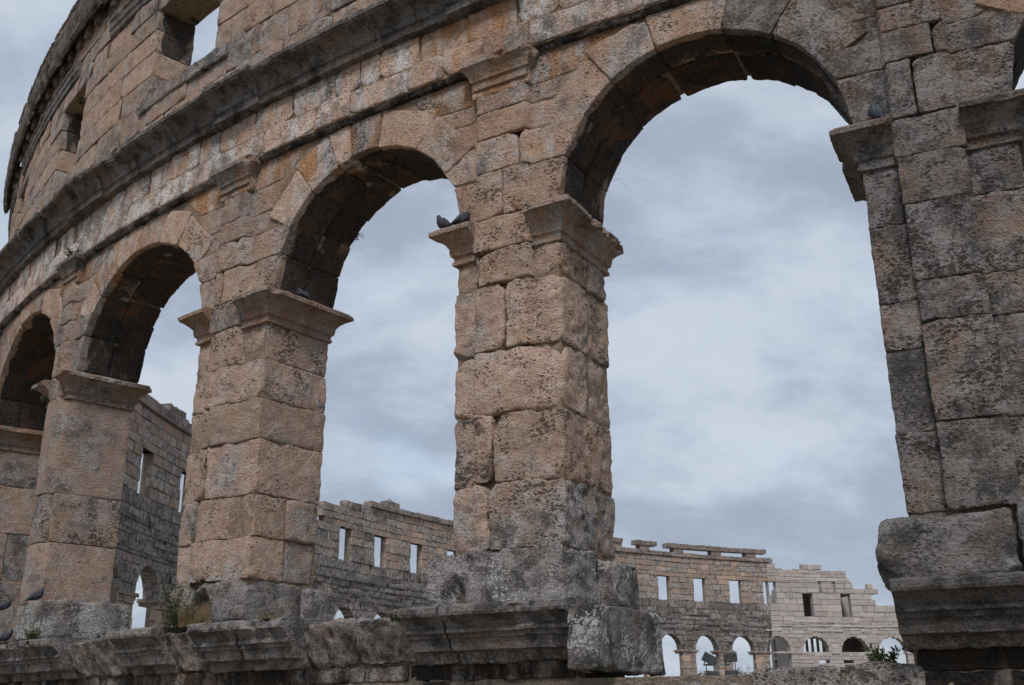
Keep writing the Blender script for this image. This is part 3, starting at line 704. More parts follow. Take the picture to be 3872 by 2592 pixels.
# ---- plinth boulders under the piers
def hollow(cs):
    def f(p, dims, N, sd):
        p = p.copy()
        for (ca, cb_, ra, rb, dep) in cs:
            u = (p[:, 0]-ca*dims[0])/ra; v = (p[:, 1]-cb_*dims[1])/rb; w = np.clip(1-(u*u+v*v)+.25*fbm(N, .12, 2, sd), 0, 1)
            p[:, 2] += np.where(p[:, 2] < .3, dep*np.sqrt(w), 0)
        return p
    return f
BL = [(-1.07, .80, 1.07, 1.70, .19, -.70, dict(extra=hollow([(.22, .05, .18, .34, .12), (.72, .22, .3, .14, .05)])), .95, .9),
      (-.9, .99, 1.06, 1.62, -.715, -1.45, {}, 1.1, 1.5),
      (-5.35, -4.24, 1.12, 1.66, .12, -.95, dict(extra=hollow([(.18, .12, .3, .40, .25)])), .75, .6),
      (-5.86, -5.36, 1.10, 1.70, .12, -.9, {}, .45, .1),
      (-5.5, -4.1, 1.1, 1.6, -.97, -1.35, {}, .7, .8),
      (-11.75, -10.45, 1.12, 1.72, .16, -1.2, {}, .4, .1),
      (-10.43, -9.55, 1.12, 1.76, .30, -1.3, {}, .8, 1.3),
      (4.02, 5.22, 1.09, 1.68, .20, -1.2, {}, 1.05, .15),
      (5.24, 6.75, 1.09, 1.78, .16, -1.2, {}, 1.05, .1),
      (-16.8, -14.8, 1.1, 1.5, .15, -1.2, {}, .6, .5)]
for a, b, z0, z1, d0, d1, kw, tn, li in BL:
    kk = 0 if a > -2 and a < 2 else (1 if a > 2 else (-1 if a > -7 else (-2 if a > -12.5 else -3)))
    stone('base_stone', PCORE[kk], [(a, z0), (b, z0), (b-.02, z1), (a+.03, z1)], d0, d1, 'flrtk', r=.05, amp=.03, bulge=.06, g=gsz(a)*1.0, chips=6, gap=0, cs=1.5,
          pr=props(tn+.2-(.25 if a > 3 else 0), .78 if a < 3 else .62, 0, .0, li*1.15, .5, pits=.75), **kw)

# ================================================================== FAR SIDE OF THE ARENA
def far_wall(name, label, ks, arches, windows, courses, seed, tone_fn, white=False, top_fn=None, n_parts=300, extra_open=()):
    """inner face of the opposite wall; ks = (k0, k1) range in bays, courses = list of z"""
    r = random.Random(seed)
    wmid = W((ks[0]+ks[1])/2*BAY, -T_, -1.62)
    th = empty(name, tuple(wmid), label, 'ruin' if not white else 'tower')
    DI = -T_
    core = Boxes(); blocks = []; wcore = M_WMORTAR if white else M_RUBBLE
    for z0, z1 in zip(courses[:-1], courses[1:]):
        zm = (z0+z1)/2; a, b = ks[0]*BAY, ks[1]*BAY; op = []
        for (c, hw, zs, rz, zlow) in arches:
            if z0 >= zs+rz or z1 <= zlow: continue
            h = hw if zm <= zs else hw*math.sqrt(max(0, 1-((zm-zs)/rz)**2))
            if zm > zs: h += .34*(1 if True else 0)
            op.append((c*BAY-h, c*BAY+h))
        for (c0, c1, w0, w1) in windows:
            if zm > w0 and zm < w1: op.append((c0*BAY, c1*BAY))
        op = sorted(op); cur = a; iv = []
        for x0, x1 in op:
            if x1 <= cur: continue
            if x0 > b: break
            if x0 > cur: iv.append((cur, x0))
            cur = max(cur, x1)
        if cur < b: iv.append((cur, b))
        for x0, x1 in iv:
            mid = (x0+x1)/2
            s = x0
            while s < x1-.02:
                w_ = r.uniform(.55, 1.75); e = s+w_
                if x1-e < .5: e = x1
                if top_fn is None or zm < top_fn((s+e)/2/BAY):
                    dw = DI-r.uniform(.0, .09)
                    blocks.append((s, e, z0, z1, dw, (s+e)/2/BAY))
                    core.add(s+.02, e-.02, DI+.03, DI+.62, z0, z1, 1)
                s = e
    # voussoir rings
    for (c, hw, zs, rz, zlow) in arches:
        n = 9; rt = hw+.46
        for i in range(n):
            a0, a1 = math.pi*i/n+.01, math.pi*(i+1)/n-.01
            q = [(c*BAY+hw*math.cos(a0), zs+rz*math.sin(a0)), (c*BAY+rt*math.cos(a0), zs+(rz+.46)*math.sin(a0)), (c*BAY+rt*math.cos(a1), zs+(rz+.46)*math.sin(a1)), (c*BAY+hw*math.cos(a1), zs+rz*math.sin(a1))]
            if ks[0]*BAY-.2 < q[0][0] < ks[1]*BAY+.2: blocks.append((0, 0, 0, 0, DI-.03, c, q))
    cobj = core.build('wall_core', wcore, th)
    # nearest stones become parts, the rest is joined
    def dist(bk): q = W(bk[5]*BAY, -T_, 5.); return math.hypot(q[0], q[1])
    blocks.sort(key=dist)
    def box(bk, jit):
        s, e, z0, z1, dw, kk = bk[:6]
        q = bk[6] if len(bk) > 6 else [(s+.02+jit(), z0+.015+jit()), (e-.02+jit(), z0+.015+jit()), (e-.02+jit(), z1-.015+jit()), (s+.02+jit(), z1-.015+jit())]
        q = np.array(q); ce = q.mean(0); qi = ce+(q-ce)*.90 if len(bk) == 6 else ce+(q-ce)*.96
        V = [W(q[:, 0], DI+.35 if len(bk) == 6 else DI+.9, q[:, 1]), W(q[:, 0], dw+.045, q[:, 1]), W(qi[:, 0], dw, qi[:, 1])]
        V = np.concatenate(V)
        F = []
        for l in (0, 4):
            for i in range(4): F.append((l+i, l+(i+1) % 4, l+4+(i+1) % 4, l+4+i))
        F.append((8, 9, 10, 11)); F.append((3, 2, 1, 0)); return V, F
    rest = {}
    for n, bk in enumerate(blocks):
        V, F = box(bk, lambda: r.uniform(-.03, .03)); z = (bk[2]+bk[3])/2 if len(bk) == 6 else 8
        pr = tone_fn(bk[5], z, r, len(bk) > 6)
        nm = 'voussoir' if len(bk) > 6 else 'ashlar_block'
        if n < n_parts: meshobj(nm, V, F, M_FAR, th, False, pr)
        else:
            key = int(pr['tone']*4)*100+int(pr['lum']*4)*10+int(pr['crust']*3); rest.setdefault(key, []).append((V, F, pr))
    for key, L in rest.items():
        Vs = []; Fs = []; o = 0
        for V, F, pr in L: Vs.append(V); Fs += [tuple(i+o for i in f) for f in F]; o += len(V)
        ob = meshobj('distant_ashlar_blocks', np.concatenate(Vs), Fs, M_FAR, th, False, L[0][2]); ob['kind'] = 'stuff'
    return th

def fprops(r, tone, lum, orange=0, crust=0, var=1.): return dict(var=var, tone=tone, lum=lum, orange=orange, crust=crust, lichen=0, moss=0, pits=.4)
def old_tone(k, z, r, vous):
    q = r.random()
    if z < 6.0: return fprops(r, r.uniform(.2, .75), r.uniform(.85, 1.1), .1)
    if z < 11.2:
        if k > 53: return fprops(r, r.uniform(.8, 1.3), r.uniform(.55, 1.), .05, r.uniform(.3, .8))
        return fprops(r, r.uniform(.8, 1.3), r.uniform(.5, .9), .05, r.uniform(.4, .85))
    if k > 55.4: return fprops(r, r.uniform(.5, 1.1), r.uniform(.7, 1.), .1, r.uniform(0, .5)) if k < 58.5 else fprops(r, r.uniform(.35, 1.), r.uniform(.85, 1.15), .2, 0 if q < .8 else .3)
    return fprops(r, r.uniform(.25, 1.0), r.uniform(.8, 1.1), .15, 0 if q < .75 else .4)
def white_tone(k, z, r, vous): return fprops(r, r.uniform(.62, .85), r.uniform(.98, 1.2), 0, 0, .22)
ARC = [(c, 1.58, 5.95, 1.66, 0) for c in (47.345, 46.37, 45.40, 44.42, 48.33, 49.32, 50.3, 51.3, 52.3, 53.3, 54.3, 55.3, 56.33, 57.36, 58.4, 59.45, 60.5, 61.5, 62.55)]
WINF = [(c-.160, c+.160, 11.2, 13.75) for c in (47.445, 46.47, 45.497, 44.6, 48.43, 49.42, 50.4, 51.4, 52.4, 53.4, 54.42, 55.42, 56.4, 57.45, 58.5, 59.6, 60.74, 61.85, 62.95)]
WINS = [(c-.17, c+.17, 14.22, 14.32) for (c, _) in ((w[0]+.16, 0) for w in WINF)]
CO = [1.2, 1.9, 2.6, 3.3, 4.0, 4.7, 5.4, 5.95, 6.4, 6.95, 7.5, 7.95, 8.45, 8.9, 9.4, 9.9, 10.4, 11.2, 11.85, 12.5, 13.15, 13.75, 14.22, 14.75, 15.35, 15.95]
def old_top(k):
    if k > 56.95: return 13.8 if k < 57.9 else 99
    if k > 56.45: return 15.2
    if k > 55.45: return 15.7
    return 99
ow = far_wall('arena_wall', 'long opposite arena wall of sooty grey stone with ochre window storey, seen through the near arches', (44.62, 63.5), ARC, WINF, CO, 11, old_tone, top_fn=old_top)
def fbar(parent, name, k0, k1, d0, d1, z0, z1, pr, rag=.03, seed=1, mat=None):
    """a weathered straight course on the far wall"""
    S_ = np.linspace(k0*BAY, k1*BAY, max(2, int(abs(k1-k0)*BAY/.5)+2)); n = len(S_)
    R_ = np.random.RandomState(seed+int(k0*100)); V = []
    for (d, z) in ((d1, z0), (d0, z0), (d0-.0, z1-.04), (d0+.05, z1), (d1, z1)):
        V.append(W(S_, d+R_.uniform(-rag, rag, n)*.5, z+(R_.uniform(-rag, rag, n) if z > z0 else 0)))
    V = np.concatenate(V); F = []
    for a in range(5):
        for i in range(n-1): F.append((a*n+i, a*n+i+1, ((a+1) % 5)*n+i+1, ((a+1) % 5)*n+i))
    F.append(tuple(a*n for a in range(5))); F.append(tuple(a*n+n-1 for a in range(4, -1, -1)))
    return meshobj(name, V, F, mat or M_FAR, parent, False, pr)
R2 = random.Random(5)
k = 44.48
while k < 55.4:
    e = k+R2.uniform(.22, .4)
    fbar(ow, 'cornice_block', k, e-.004, -T_-.22, -.5, 15.97, 16.42+R2.uniform(-.04, .04), fprops(R2, R2.uniform(.6, 1.1), R2.uniform(.65, .9), .25, R2.uniform(.2, .5))); k = e
k = 58.3
while k < 63.4:
    e = k+R2.uniform(.22, .4)
    fbar(ow, 'cornice_block', k, e-.004, -T_-.22, -.5, 15.97, 16.62+R2.uniform(-.06, .06), fprops(R2, R2.uniform(.6, 1.1), R2.uniform(.65, .9), .25, .3)); k = e
for c in (48.72, 47.94, 47.0, 45.96, 45.03):
    fbar(ow, 'coping_post', c-.13, c+.13, -T_-.1, -.5, 16.42, 16.92, fprops(R2, .5, .75, .2, .2))
for a, b in ((48.58, 48.95), (47.62, 48.2), (46.98, 47.33), (45.98, 46.97), (44.9, 45.97), (44.63, 44.89)):
    fbar(ow, 'coping_beam', a, b-.006, -T_-.22, -.5, 16.9, 17.4, fprops(R2, .7, .7, .1, .35), .05)
fbar(ow, 'coping_stone', 54.95, 55.28, -T_-.1, -.5, 16.42, 16.85, fprops(R2, .7, .7, .1, .35), .05)
fbar(ow, 'coping_stone', 61.0, 61.42, -T_-.15, -.5, 16.6, 17.05, fprops(R2, .7, .7, .1, .45), .08)
for (c0, c1, w0, w1) in WINF:
    if 44.6 < c0 < 63: fbar(ow, 'lintel', c0-.09, c1+.09, -T_-.05, -.6, 13.75, 14.2, fprops(R2, R2.uniform(.2, .6), .95, .35, 0), .01)
for (c, hw, zs, rz, zl) in ARC:
    for sgn in (1,):
        a, b = c+hw/BAY, c+1-hw/BAY-.02
        if 44.6 < a < 62.5:
            fbar(ow, 'impost_moulding', a-.05, b+.05, -T_-.17, -.05, 5.78, 5.98, fprops(R2, .7, .75, .2, .35), .01)
            fbar(ow, 'impost_moulding', a-.02, b+.02, -T_-.06, -.1, 5.6, 5.78, fprops(R2, .6, .8, .1, .2), .01)
# ragged ledges of the rusticated band
for z in (8.42, 8.92, 9.42, 9.92):
    k = 44.7
    while k < 63.3:
        e = k+R2.uniform(.2, .55)
        if R2.random() < .8: fbar(ow, 'ledge_stone' if False else 'band_block', k, e, -T_-R2.uniform(.08, .16), -T_+.05, z-.22, z+.06, fprops(R2, 1., R2.uniform(.5, .8), 0, R2.uniform(.3, .8)), .03)
        k = e
for o in list(scn.objects):
    pass

# pale restored tower section
WARC = [(43.53, 1.72, 5.97, 1.74, 5.95), (42.57, 1.72, 5.97, 1.74, 5.95), (41.66, 1.70, 5.97, 1.74, 0), (44.5, 1.70, 5.97, 1.74, 0)]
WWIN = [(43.50, 43.75, 9.9, 12.55), (42.55, 42.79, 9.9, 12.55), (43.255, 43.34, 12.62, 13.95), (42.90, 42.975, 12.62, 13.95), (43.1, 43.35, 15.2, 15.33), (43.22, 43.49, 4.72, 5.08), (42.63, 42.88, 4.72, 5.08), (44.42, 44.60, 11.25, 13.75)]
def wtop(k):
    for a, z in ((44.36, 15.9), (43.80, 15.2), (43.74, 14.75), (43.07, 15.9), (42.53, 15.2), (42.2, 13.2), (41.93, 13.8), (41.0, 11.4)):
        if k > a: return z
    return 8
WC = [2.2, 2.9, 3.6, 4.2, 4.72, 5.08, 5.5, 5.95, 6.4, 6.95, 7.5, 7.95, 8.35, 8.65, 9.0, 9.35, 9.9, 10.45, 11.25, 11.9, 12.55, 12.62, 13.15, 13.75, 13.95, 14.4, 14.8, 15.2, 15.33, 15.88]
tw = far_wall('stair_tower', 'pale restored stair tower with stepped top, right end of the opposite arena wall', (40.9, 44.62), WARC, WWIN, WC, 21, white_tone, True, wtop)
pw = fprops(R2, .65, 1.5)
def wbar(nm, *a, **k): return fbar(tw, nm, *a, fprops(R2, .8, R2.uniform(1.05, 1.25), 0, 0, .12), **k)
k = 40.95
while k < 44.55:
    skip = any(abs(k+.1-c) < .30 for c in (43.53, 42.57, 41.66))
    if not skip: wbar('impost_moulding', k, k+.2, -T_-.14, -.3, 5.78, 5.96)
    k += .2
for z in (8.35, 8.9, 9.35):
    k = 41.
    while k < 44.5:
        e = k+R2.uniform(.2, .5)
        if R2.random() < .6: wbar('band_block', k, e, -T_-.11, -T_+.1, z-.12, z+.06)
        k = e
for c0, c1 in ((43.23, 43.48), (42.64, 42.87)): pass
# tower body behind: side walls, back wall and floor so that its openings look into a dark room
def slab(nm, k0, k1, d0, d1, z0, z1, n=3):
    b = Boxes(); b.add(k0*BAY, k1*BAY, d0, d1, z0, z1, n); o = b.build(nm, M_FAR, tw, fprops(R2, .8, 1.0, 0, 0, .15)); return o
slab('side_wall', 44.02, 44.10, -.1, 2.6, 3., 13.2); slab('side_wall', 42.02, 42.10, -.1, 4.6, 3., 12.9)
slab('back_wall', 42.1, 42.75, 4.0, 4.5, 3., 12.8); slab('back_wall', 43.62, 44.02, 4.0, 4.5, 3., 12.8); slab('back_wall', 42.75, 43.62, 4.0, 4.5, 7.8, 12.8)
slab('floor_slab', 42.1, 44.02, -.1, 4., 8.3, 8.6); slab('floor_slab', 42.1, 44.02, -.1, 4., 5.3, 5.6); slab('roof_slab', 42.3, 43.9, -.1, 4.4, 12.62, 12.9)
for i in range(7): slab('pillar', 43.60-i*.13, 43.64-i*.13, 3.6, 3.9, 5.6, 8.3, 1)
# stone lattices in the two small openings
for (a, b) in ((43.255, 43.34), (42.90, 42.975)):
    n = 4
    for i in range(n):
        for sgn in (1, -1):
            z0 = 12.62+i*1.33/n; z1 = z0+1.33/n
            bx = Boxes(); l, r_ = a*BAY, b*BAY
            q = [(l, z0), (l+.08, z0), (r_, z1), (r_-.08, z1)] if sgn > 0 else [(r_-.08, z0), (r_, z0), (l+.08, z1), (l, z1)]
            bx.add(0, 0, -T_+.15+.02*sgn, -T_+.23+.02*sgn, 0, 0, 1, q); bx.build('lattice_bar', M_FAR, tw, fprops(R2, .8, 1.2, 0, 0, .1))

# ================================================================== BIRDS
def loft(rings, n=10):
    """rings: (centre, radius_side, radius_up, forward axis unit) along X"""
    V = []; F = []
    for (c, ry, rz) in rings:
        for j in range(n):
            a = 2*math.pi*j/n; V.append((c[0], c[1]+ry*math.cos(a), c[2]+rz*math.sin(a)))
    for i in range(len(rings)-1):
        for j in range(n): F.append((i*n+j, i*n+(j+1) % n, (i+1)*n+(j+1) % n, (i+1)*n+j))
    F.append(tuple(range(n-1, -1, -1))); F.append(tuple(range((len(rings)-1)*n, len(rings)*n))); return V, F
def lmesh(name, V, F, mat, parent):
    me = bpy.data.meshes.new(name); me.from_pydata(V, [], F); me.materials.append(mat)
    me.polygons.foreach_set('use_smooth', np.ones(len(me.polygons), bool)); o = bpy.data.objects.new(name, me); link(o, parent); return o
def make_bird(kind, M):
    body, head, wing, legm, beak = M
    t = empty(kind, (0, 0, 0))
    # length along +X (head), about 0.33 m; sits on z=0
    ZO = -.05
    V, F = loft([((-.13, 0, .095), .010, .008), ((-.10, 0, .10), .028, .024), ((-.05, 0, .112), .048, .045), ((.0, 0, .125), .058, .056), ((.045, 0, .142), .056, .060), ((.085, 0, .168), .042, .048),
                 ((.10, 0, .195), .029, .034), ((.104, 0, .212), .022, .026)], 12)
    V = [(x, y*1.12, z+ZO) for x, y, z in V]; lmesh('body', V, F, body, t)
    V, F = loft([((.072, 0, .222), .006, .006), ((.080, 0, .224), .021, .021), ((.097, 0, .228), .027, .027), ((.115, 0, .228), .025, .024), ((.130, 0, .224), .014, .013), ((.134, 0, .223), .006, .006)], 12)
    V = [(x-.022, y*1.1, z+ZO-.022) for x, y, z in V]; h = lmesh('head', V, F, head, t)
    V, F = loft([((.130, 0, .223), .006, .006), ((.146, 0, .219), .004, .0045), ((.158, 0, .214), .001, .0015)], 8); V = [(x-.022, y, z+ZO-.022) for x, y, z in V]; lmesh('beak', V, F, beak, h)
    for s in (1, -1):
        V, F = loft([((.108+.006, s*.0235, .233), .001, .001), ((.117, s*.0245, .233), .003, .004), ((.121, s*.0225, .233), .001, .001)], 8); V = [(x-.022, y*1.1, z+ZO-.022) for x, y, z in V]; lmesh('eye', V, F, legm, h)
        V = []; F = []; prof = [(.075, .165, .012), (.03, .175, .028), (-.04, .155, .030), (-.10, .128, .022), (-.17, .098, .006)]
        for (x, z, hh) in prof:
            for (dy, dz) in ((.002, 1.), (.012, .4), (.012, -.5), (.002, -1.)):
                V.append((x, s*(.046*(1-abs(x)/.4)+dy), z+dz*hh*1.3-.012))
        for i in range(4):
            for j in range(4): F.append((i*4+j, i*4+(j+1) % 4, (i+1)*4+(j+1) % 4, (i+1)*4+j))
        F += [(3, 2, 1, 0), (16, 17, 18, 19)]; V = [(x, y*1.12, z+ZO) for x, y, z in V]; lmesh('wing', V, F, wing, t)
        V, F = loft([((.0, s*.022, .0), .004, .004), ((.001, s*.022, .004), .004, .004)], 6)
        V = []; F = []
        for z, r in ((.045, .012), (.025, .0045), (.004, .004), (.0, .006)):
            for j in range(6): V.append((.008+r*math.cos(j*math.pi/3), s*.022+r*math.sin(j*math.pi/3), z))
        for i in range(3):
            for j in range(6): F.append((i*6+j, i*6+(j+1) % 6, (i+1)*6+(j+1) % 6, (i+1)*6+j))
        lg = lmesh('leg', V, F, legm, t)
        for a in (-.5, 0, .5, math.pi):
            dx, dy = math.cos(a)*.028, math.sin(a)*.028; b = (.008, s*.022)
            V = [(b[0]-dy*.12, b[1]+dx*.12, .001), (b[0]+dy*.12, b[1]-dx*.12, .001), (b[0]+dx, b[1]+dy, .001), (b[0]-dy*.12, b[1]+dx*.12, .008), (b[0]+dy*.12, b[1]-dx*.12, .008), (b[0]+dx, b[1]+dy, .004)]
            lmesh('toe', V, [(0, 2, 1), (3, 4, 5), (0, 1, 4, 3), (1, 2, 5, 4), (2, 0, 3, 5)], legm, lg)
    V = [(-.09, -.018, .108), (-.09, .018, .108), (-.215, .034, .078), (-.215, -.034, .078), (-.09, -.018, .098), (-.09, .018, .098), (-.215, .034, .072), (-.215, -.034, .072)]
    V = [(x, y, z+ZO) for x, y, z in V]
    lmesh('tail', V, [(0, 1, 2, 3), (7, 6, 5, 4), (0, 4, 5, 1), (1, 5, 6, 2), (2, 6, 7, 3), (3, 7, 4, 0)], wing if kind == 'pigeon' else head, t)
    return t
def copy_tree(o, parent=None):
    c = o.copy(); scn.collection.objects.link(c); c.parent = parent
    for ch in o.children: copy_tree(ch, c)
    return c
pig0 = make_bird('pigeon', (M_PIG, M_PIGD, M_PIG, M_LEG, M_BEAK))
dgB = 'pigeons perched on the near arcade'
#      S, d, z, heading (deg, world), tilt, label, pale wings
PG = [(-.93, .12, 5.87, 200, 0, 'dark pigeon on the outer tip of the left moulding of the central pier', 1.0),
      (-.62, .06, 5.885, 15, 0, 'dark pigeon close against the central pier, on its left moulding', 1.0),
      (4.45, .12, 5.89, 165, -34, 'slate pigeon hunched on the moulding of the rightmost pier', 1.15),
      (-4.2, -.52, 5.87, 150, 0, 'grey pigeon under the second arch, on the moulding of the second pier', 1.05),
      (-10.1, -.42, 5.87, 60, 0, 'dark pigeon in the shade under the third arch, on a moulding', 1.0),
      (-10.05, .10, 1.77, 20, 0, 'grey pigeon on the lichened base stone of the third pier', 1.1),
      (-11.65, .05, 1.72, 25, 0, 'dark pigeon at the left end of the third pier base stone', 1.05),
      (-10.35, .40, 1.11, 10, 0, 'pigeon half hidden on the lower cornice below the third pier', 1.0),
      (-11.2, .36, 1.11, 170, 0, 'pigeon half hidden at the left edge of the photo, low on the cornice', 1.0)]
for i, (S_, d_, z_, hd, tl, lb, sc) in enumerate(PG):
    b = pig0 if i == 0 else copy_tree(pig0)
    b.location = Vector(W(S_, d_, z_)); b.rotation_euler = (0, math.radians(tl-12), math.radians(hd)); b.scale = (sc*.95, sc*1.12, sc*1.08)
    tag(b, lb, 'pigeon', dgB)
gull0 = make_bird('seagull', (M_GULL, M_GULL, M_GULLG, M_LEG, M_BEAK))
GU = [(56.05, 15.74, 200, 'white gull on the broken crest of the opposite wall, left of the other gull'), (55.2, 16.86, 190, 'white gull on the small coping stone of the opposite wall'),
      (60.9, 16.66, 190, 'small white gull far left on the top of the opposite wall')]
for i, (kk, z_, hd, lb) in enumerate(GU):
    b = gull0 if i == 0 else copy_tree(gull0)
    b.location = Vector(W(kk*BAY, -T_+.2, z_)); b.rotation_euler = (0, 0, math.radians(hd)); b.scale = (1.9,)*3; tag(b, lb, 'seagull', 'gulls on the opposite wall')

# ================================================================== PLANTS
def tuft(name, loc, n, h, spread, lean, mat, label, cat, leaf=.0, width=.004, seed=1, droop=0., stemmat=None, group=None):
    r = random.Random(seed); V = []; F = []; LV = []; LF = []
    for i in range(n):
        a = r.uniform(0, 2*math.pi); rr = spread*math.sqrt(r.random()); bx, by = rr*math.cos(a), rr*math.sin(a)
        hh = h*r.uniform(.5, 1.1); dx, dy = math.cos(a)*lean*r.uniform(.2, 1)*hh, math.sin(a)*lean*r.uniform(.2, 1)*hh; w_ = width*r.uniform(.7, 1.3)
        pts = []
        for s in range(6):
            t = s/5; pts.append(Vector((bx+dx*t*t+.02*h*math.sin(t*5+i), by+dy*t*t, hh*t-droop*hh*t*t*2)))
        ax = Vector((math.sin(a+1.3), -math.cos(a+1.3), 0)); b = len(V)
        for s, p in enumerate(pts):
            ww = w_*(1-s/5.5); V += [tuple(p-ax*ww), tuple(p+ax*ww), tuple(p+Vector((ax.y, -ax.x, 0))*ww)]
        for s in range(5):
            for q in range(3): F.append((b+s*3+q, b+s*3+(q+1) % 3, b+s*3+3+(q+1) % 3, b+s*3+3+q))
        if leaf:
            for s in range(1, 6):
                for m in range(5):
                    p = pts[s]+(pts[s-1]-pts[s])*r.random(); d = Vector((r.uniform(-1, 1), r.uniform(-1, 1), r.uniform(-.2, 1))).normalized()
                    sd = d.cross(Vector((r.uniform(-1, 1), r.uniform(-1, 1), r.uniform(-1, 1)))).normalized(); l = leaf*r.uniform(.6, 1.3); c = len(LV)
                    LV += [tuple(p), tuple(p+d*l*.5+sd*l*.22), tuple(p+d*l), tuple(p+d*l*.5-sd*l*.22)]; LF.append((c, c+1, c+2, c+3))
    if leaf:
        t = empty(name, tuple(loc), label, cat, group); me = lmesh('stem', V, F, stemmat or M_TWIG, t); lf = lmesh('leaves', LV, LF, mat, t); lf['kind'] = 'stuff'; me['kind'] = 'stuff'; return t
    o = lmesh(name, V, F, mat, None); o.location = Vector(loc); tag(o, label, cat, group); return o
tuft('herb_plant', W(-5.42, .28, 1.08), 30, .62, .16, .45, M_GREEN, 'tall dark green sprig growing before the base stone of the second pier', 'plant', .05, .005, 3)
tuft('grass_tuft', W(-5.12, .22, 1.08), 150, .36, .16, .5, M_DRY, 'dry brown grass in the hollow of the second pier base stone', 'grass', 0, .004, 4)
tuft('grass_tuft', W(-3.75, .05, 1.08), 80, .20, .14, .7, M_DRY, 'short yellow grass at the right foot of the second pier', 'grass', 0, .004, 5)
tuft('grass_tuft', W(-.45, .14, 1.09), 60, .14, .12, .6, M_DRY, 'small dry grass under the base stone of the central pier', 'grass', 0, .003, 6)
tuft('green_weed', W(-9.35, .42, 1.10), 16, .14, .08, .9, M_GREEN, 'small green weed on the lower cornice by the third pier', 'plant', .04, .003, 7)
tuft('green_weed', W(-10.5, .14, 8.2), 18, .13, .12, 1.0, M_GREEN, 'green weed growing on the pilaster capital of the third pier', 'plant', .05, .004, 8)
tuft('green_weed', W(-1.28, .40, .95), 12, .1, .05, .8, M_GREEN, 'tiny weed in the joint left of the central podium cornice', 'plant', .035, .003, 9)
tuft('green_weed', W(-11.02, .1, 5.45), 9, .10, .05, .8, M_GREEN, 'dark weed in the joint beside the moulding of the third pier', 'plant', .05, .003, 10)
tuft('hanging_twigs', W(.86, -1.16, 6.62), 26, .32, .06, 1.6, M_TWIG, 'dry twigs hanging from the back edge of the tallest arch', 'plant', .012, .0025, 11, .6)
tuft('hanging_twigs', W(-3.73, -1.18, 7.02), 12, .16, .04, 1.2, M_TWIG, 'little leafy twig at the back edge of the second arch', 'plant', .03, .002, 12, .5)
tuft('leafy_shrub', W(3.86, -.5, .34), 26, .20, .12, .9, M_GREEN, 'leafy green shrub on the low wall beside the rightmost pier', 'shrub', .048, .003, 13)

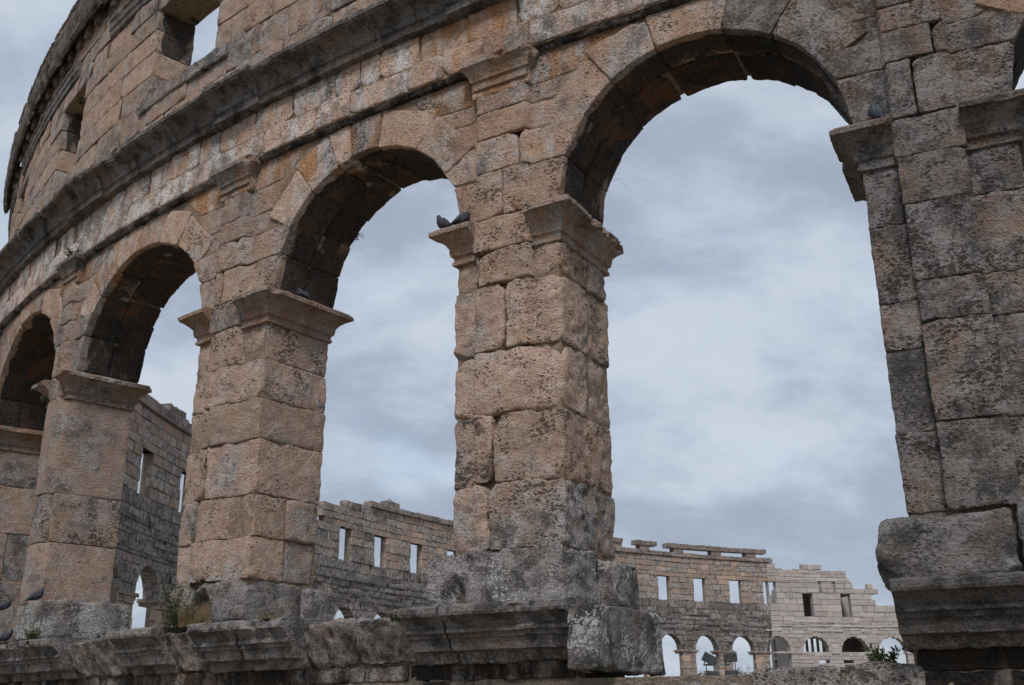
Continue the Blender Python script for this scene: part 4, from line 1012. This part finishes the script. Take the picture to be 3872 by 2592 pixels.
# ================================================================== FLOODLIGHT MAST
def boxm(name, c, s, mat, parent, rot=None, bev=.0):
    V = [(x*s[0]/2, y*s[1]/2, z*s[2]/2) for x in (-1, 1) for y in (-1, 1) for z in (-1, 1)]
    if rot: V = [tuple(Matrix.Rotation(rot[1], 3, rot[0]) @ Vector(v)) for v in V]
    V = [(v[0]+c[0], v[1]+c[1], v[2]+c[2]) for v in V]
    return lmesh2(name, V, [(0, 1, 3, 2), (4, 6, 7, 5), (0, 4, 5, 1), (2, 3, 7, 6), (0, 2, 6, 4), (1, 5, 7, 3)], mat, parent)
def lmesh2(name, V, F, mat, parent):
    me = bpy.data.meshes.new(name); me.from_pydata(V, [], F); me.materials.append(mat); o = bpy.data.objects.new(name, me); link(o, parent); return o
def mast(x, y, zt):
    t = empty('floodlight_mast', (x, y, -1.62), 'grey floodlight mast with four dark lamps behind the low wall', 'floodlight mast')
    H = zt+1.62
    V = []; F = []
    for z, r in ((0, .085), (H-.75, .085), (H-.74, .06), (H, .06)):
        for j in range(10): V.append((r*math.cos(j*.628), r*math.sin(j*.628), z))
    for i in range(3):
        for j in range(10): F.append((i*10+j, i*10+(j+1) % 10, (i+1)*10+(j+1) % 10, (i+1)*10+j))
    F.append(tuple(range(30, 40))); lmesh2('pole', V, F, M_LAMP, t)
    boxm('cross_bar', (.06, 0, H-.28), (.95, .07, .07), M_LAMP, t)
    for (lx, lz, tilt) in ((-.21, H-.06, .5), (.55, H-.02, -.08), (-.15, H-.64, .1), (.55, H-.62, -.05)):
        V = []; F = []; rx = Matrix.Rotation(tilt, 3, 'Y') @ Matrix.Rotation(.25, 3, 'X')
        for (yy, w_, h_) in ((-.12, .46, .32), (-.02, .46, .32), (.07, .40, .28), (.14, .22, .16)):
            for (a, b) in ((-1, -1), (1, -1), (1, 1), (-1, 1)): V.append(tuple(rx @ Vector((a*w_/2, yy, b*h_/2))+Vector((lx, -.04, lz))))
        for i in range(3):
            for j in range(4): F.append((i*4+j, i*4+(j+1) % 4, (i+1)*4+(j+1) % 4, (i+1)*4+j))
        F.append((12, 13, 14, 15)); F.append((3, 2, 1, 0))
        hs = lmesh2('lamp_housing', V, F, M_LAMPD, t)
        q = [tuple(rx @ Vector((a*.2, yy, b*.13))+Vector((lx, -.04, lz))) for yy in (-.121, -.13) for (a, b) in ((-1, -1), (1, -1), (1, 1), (-1, 1))]
        lmesh2('glass', q, [(4, 5, 6, 7), (0, 1, 5, 4), (1, 2, 6, 5), (2, 3, 7, 6), (3, 0, 4, 7)], M_GLASS, hs)
        zb = H-.28
        for s_ in (-.17, .17): boxm('bracket', (lx+s_, .0, (lz+zb)/2), (.03, .04, abs(lz-zb)), M_LAMPD, t)
mast(7.2, 39.5, 1.73)

# ================================================================== TREES BEYOND THE FAR WALL
def tree(x, y, h, w_, seed, label):
    r = random.Random(seed); t = empty('evergreen_tree', (x, y, -1.62), label, 'tree', 'trees beyond the opposite wall')
    V = []; F = []
    def limb(p, q, r0, r1):
        d = (q-p).normalized(); u = d.orthogonal().normalized(); v = d.cross(u); b = len(V)
        for (c, rr) in ((p, r0), (q, r1)):
            for j in range(6): V.append(tuple(c+(u*math.cos(j*1.047)+v*math.sin(j*1.047))*rr))
        for j in range(6): F.append((b+j, b+(j+1) % 6, b+6+(j+1) % 6, b+6+j))
    limb(Vector((0, 0, 0)), Vector((0, 0, h*.6)), .22, .1); tips = []
    for i in range(9):
        a = i*2.4; p = Vector((0, 0, h*r.uniform(.25, .55))); q = Vector((math.cos(a)*w_*.35, math.sin(a)*w_*.35, h*r.uniform(.5, .9))); limb(p, q, .08, .03); tips.append(q)
    tips.append(Vector((0, 0, h*.85))); lmesh2('trunk', V, F, M_TWIG, t)
    LV = []; LF = []
    for q in tips:
        for i in range(260):
            p = q+Vector((r.gauss(0, w_*.14), r.gauss(0, w_*.14), r.gauss(0, h*.08))); d = Vector((r.uniform(-1, 1), r.uniform(-1, 1), r.uniform(-.5, 1))).normalized(); s = d.orthogonal().normalized(); l = .28; c = len(LV)
            LV += [tuple(p), tuple(p+d*l*.5+s*l*.3), tuple(p+d*l), tuple(p+d*l*.5-s*l*.3)]; LF.append((c, c+1, c+2, c+3))
    lmesh2('crown', LV, LF, M_GREEN, t)
tree(27.6, 146, 6.3, 5, 1, 'dark evergreen crown just above the low wall, left of the floodlights')
tree(23.6, 146, 5.9, 4, 2, 'dark evergreen crown just above the low wall, behind the left floodlight pair')
tree(31.0, 146, 6.1, 4, 3, 'dark evergreen crown just above the low wall, right behind the mast')
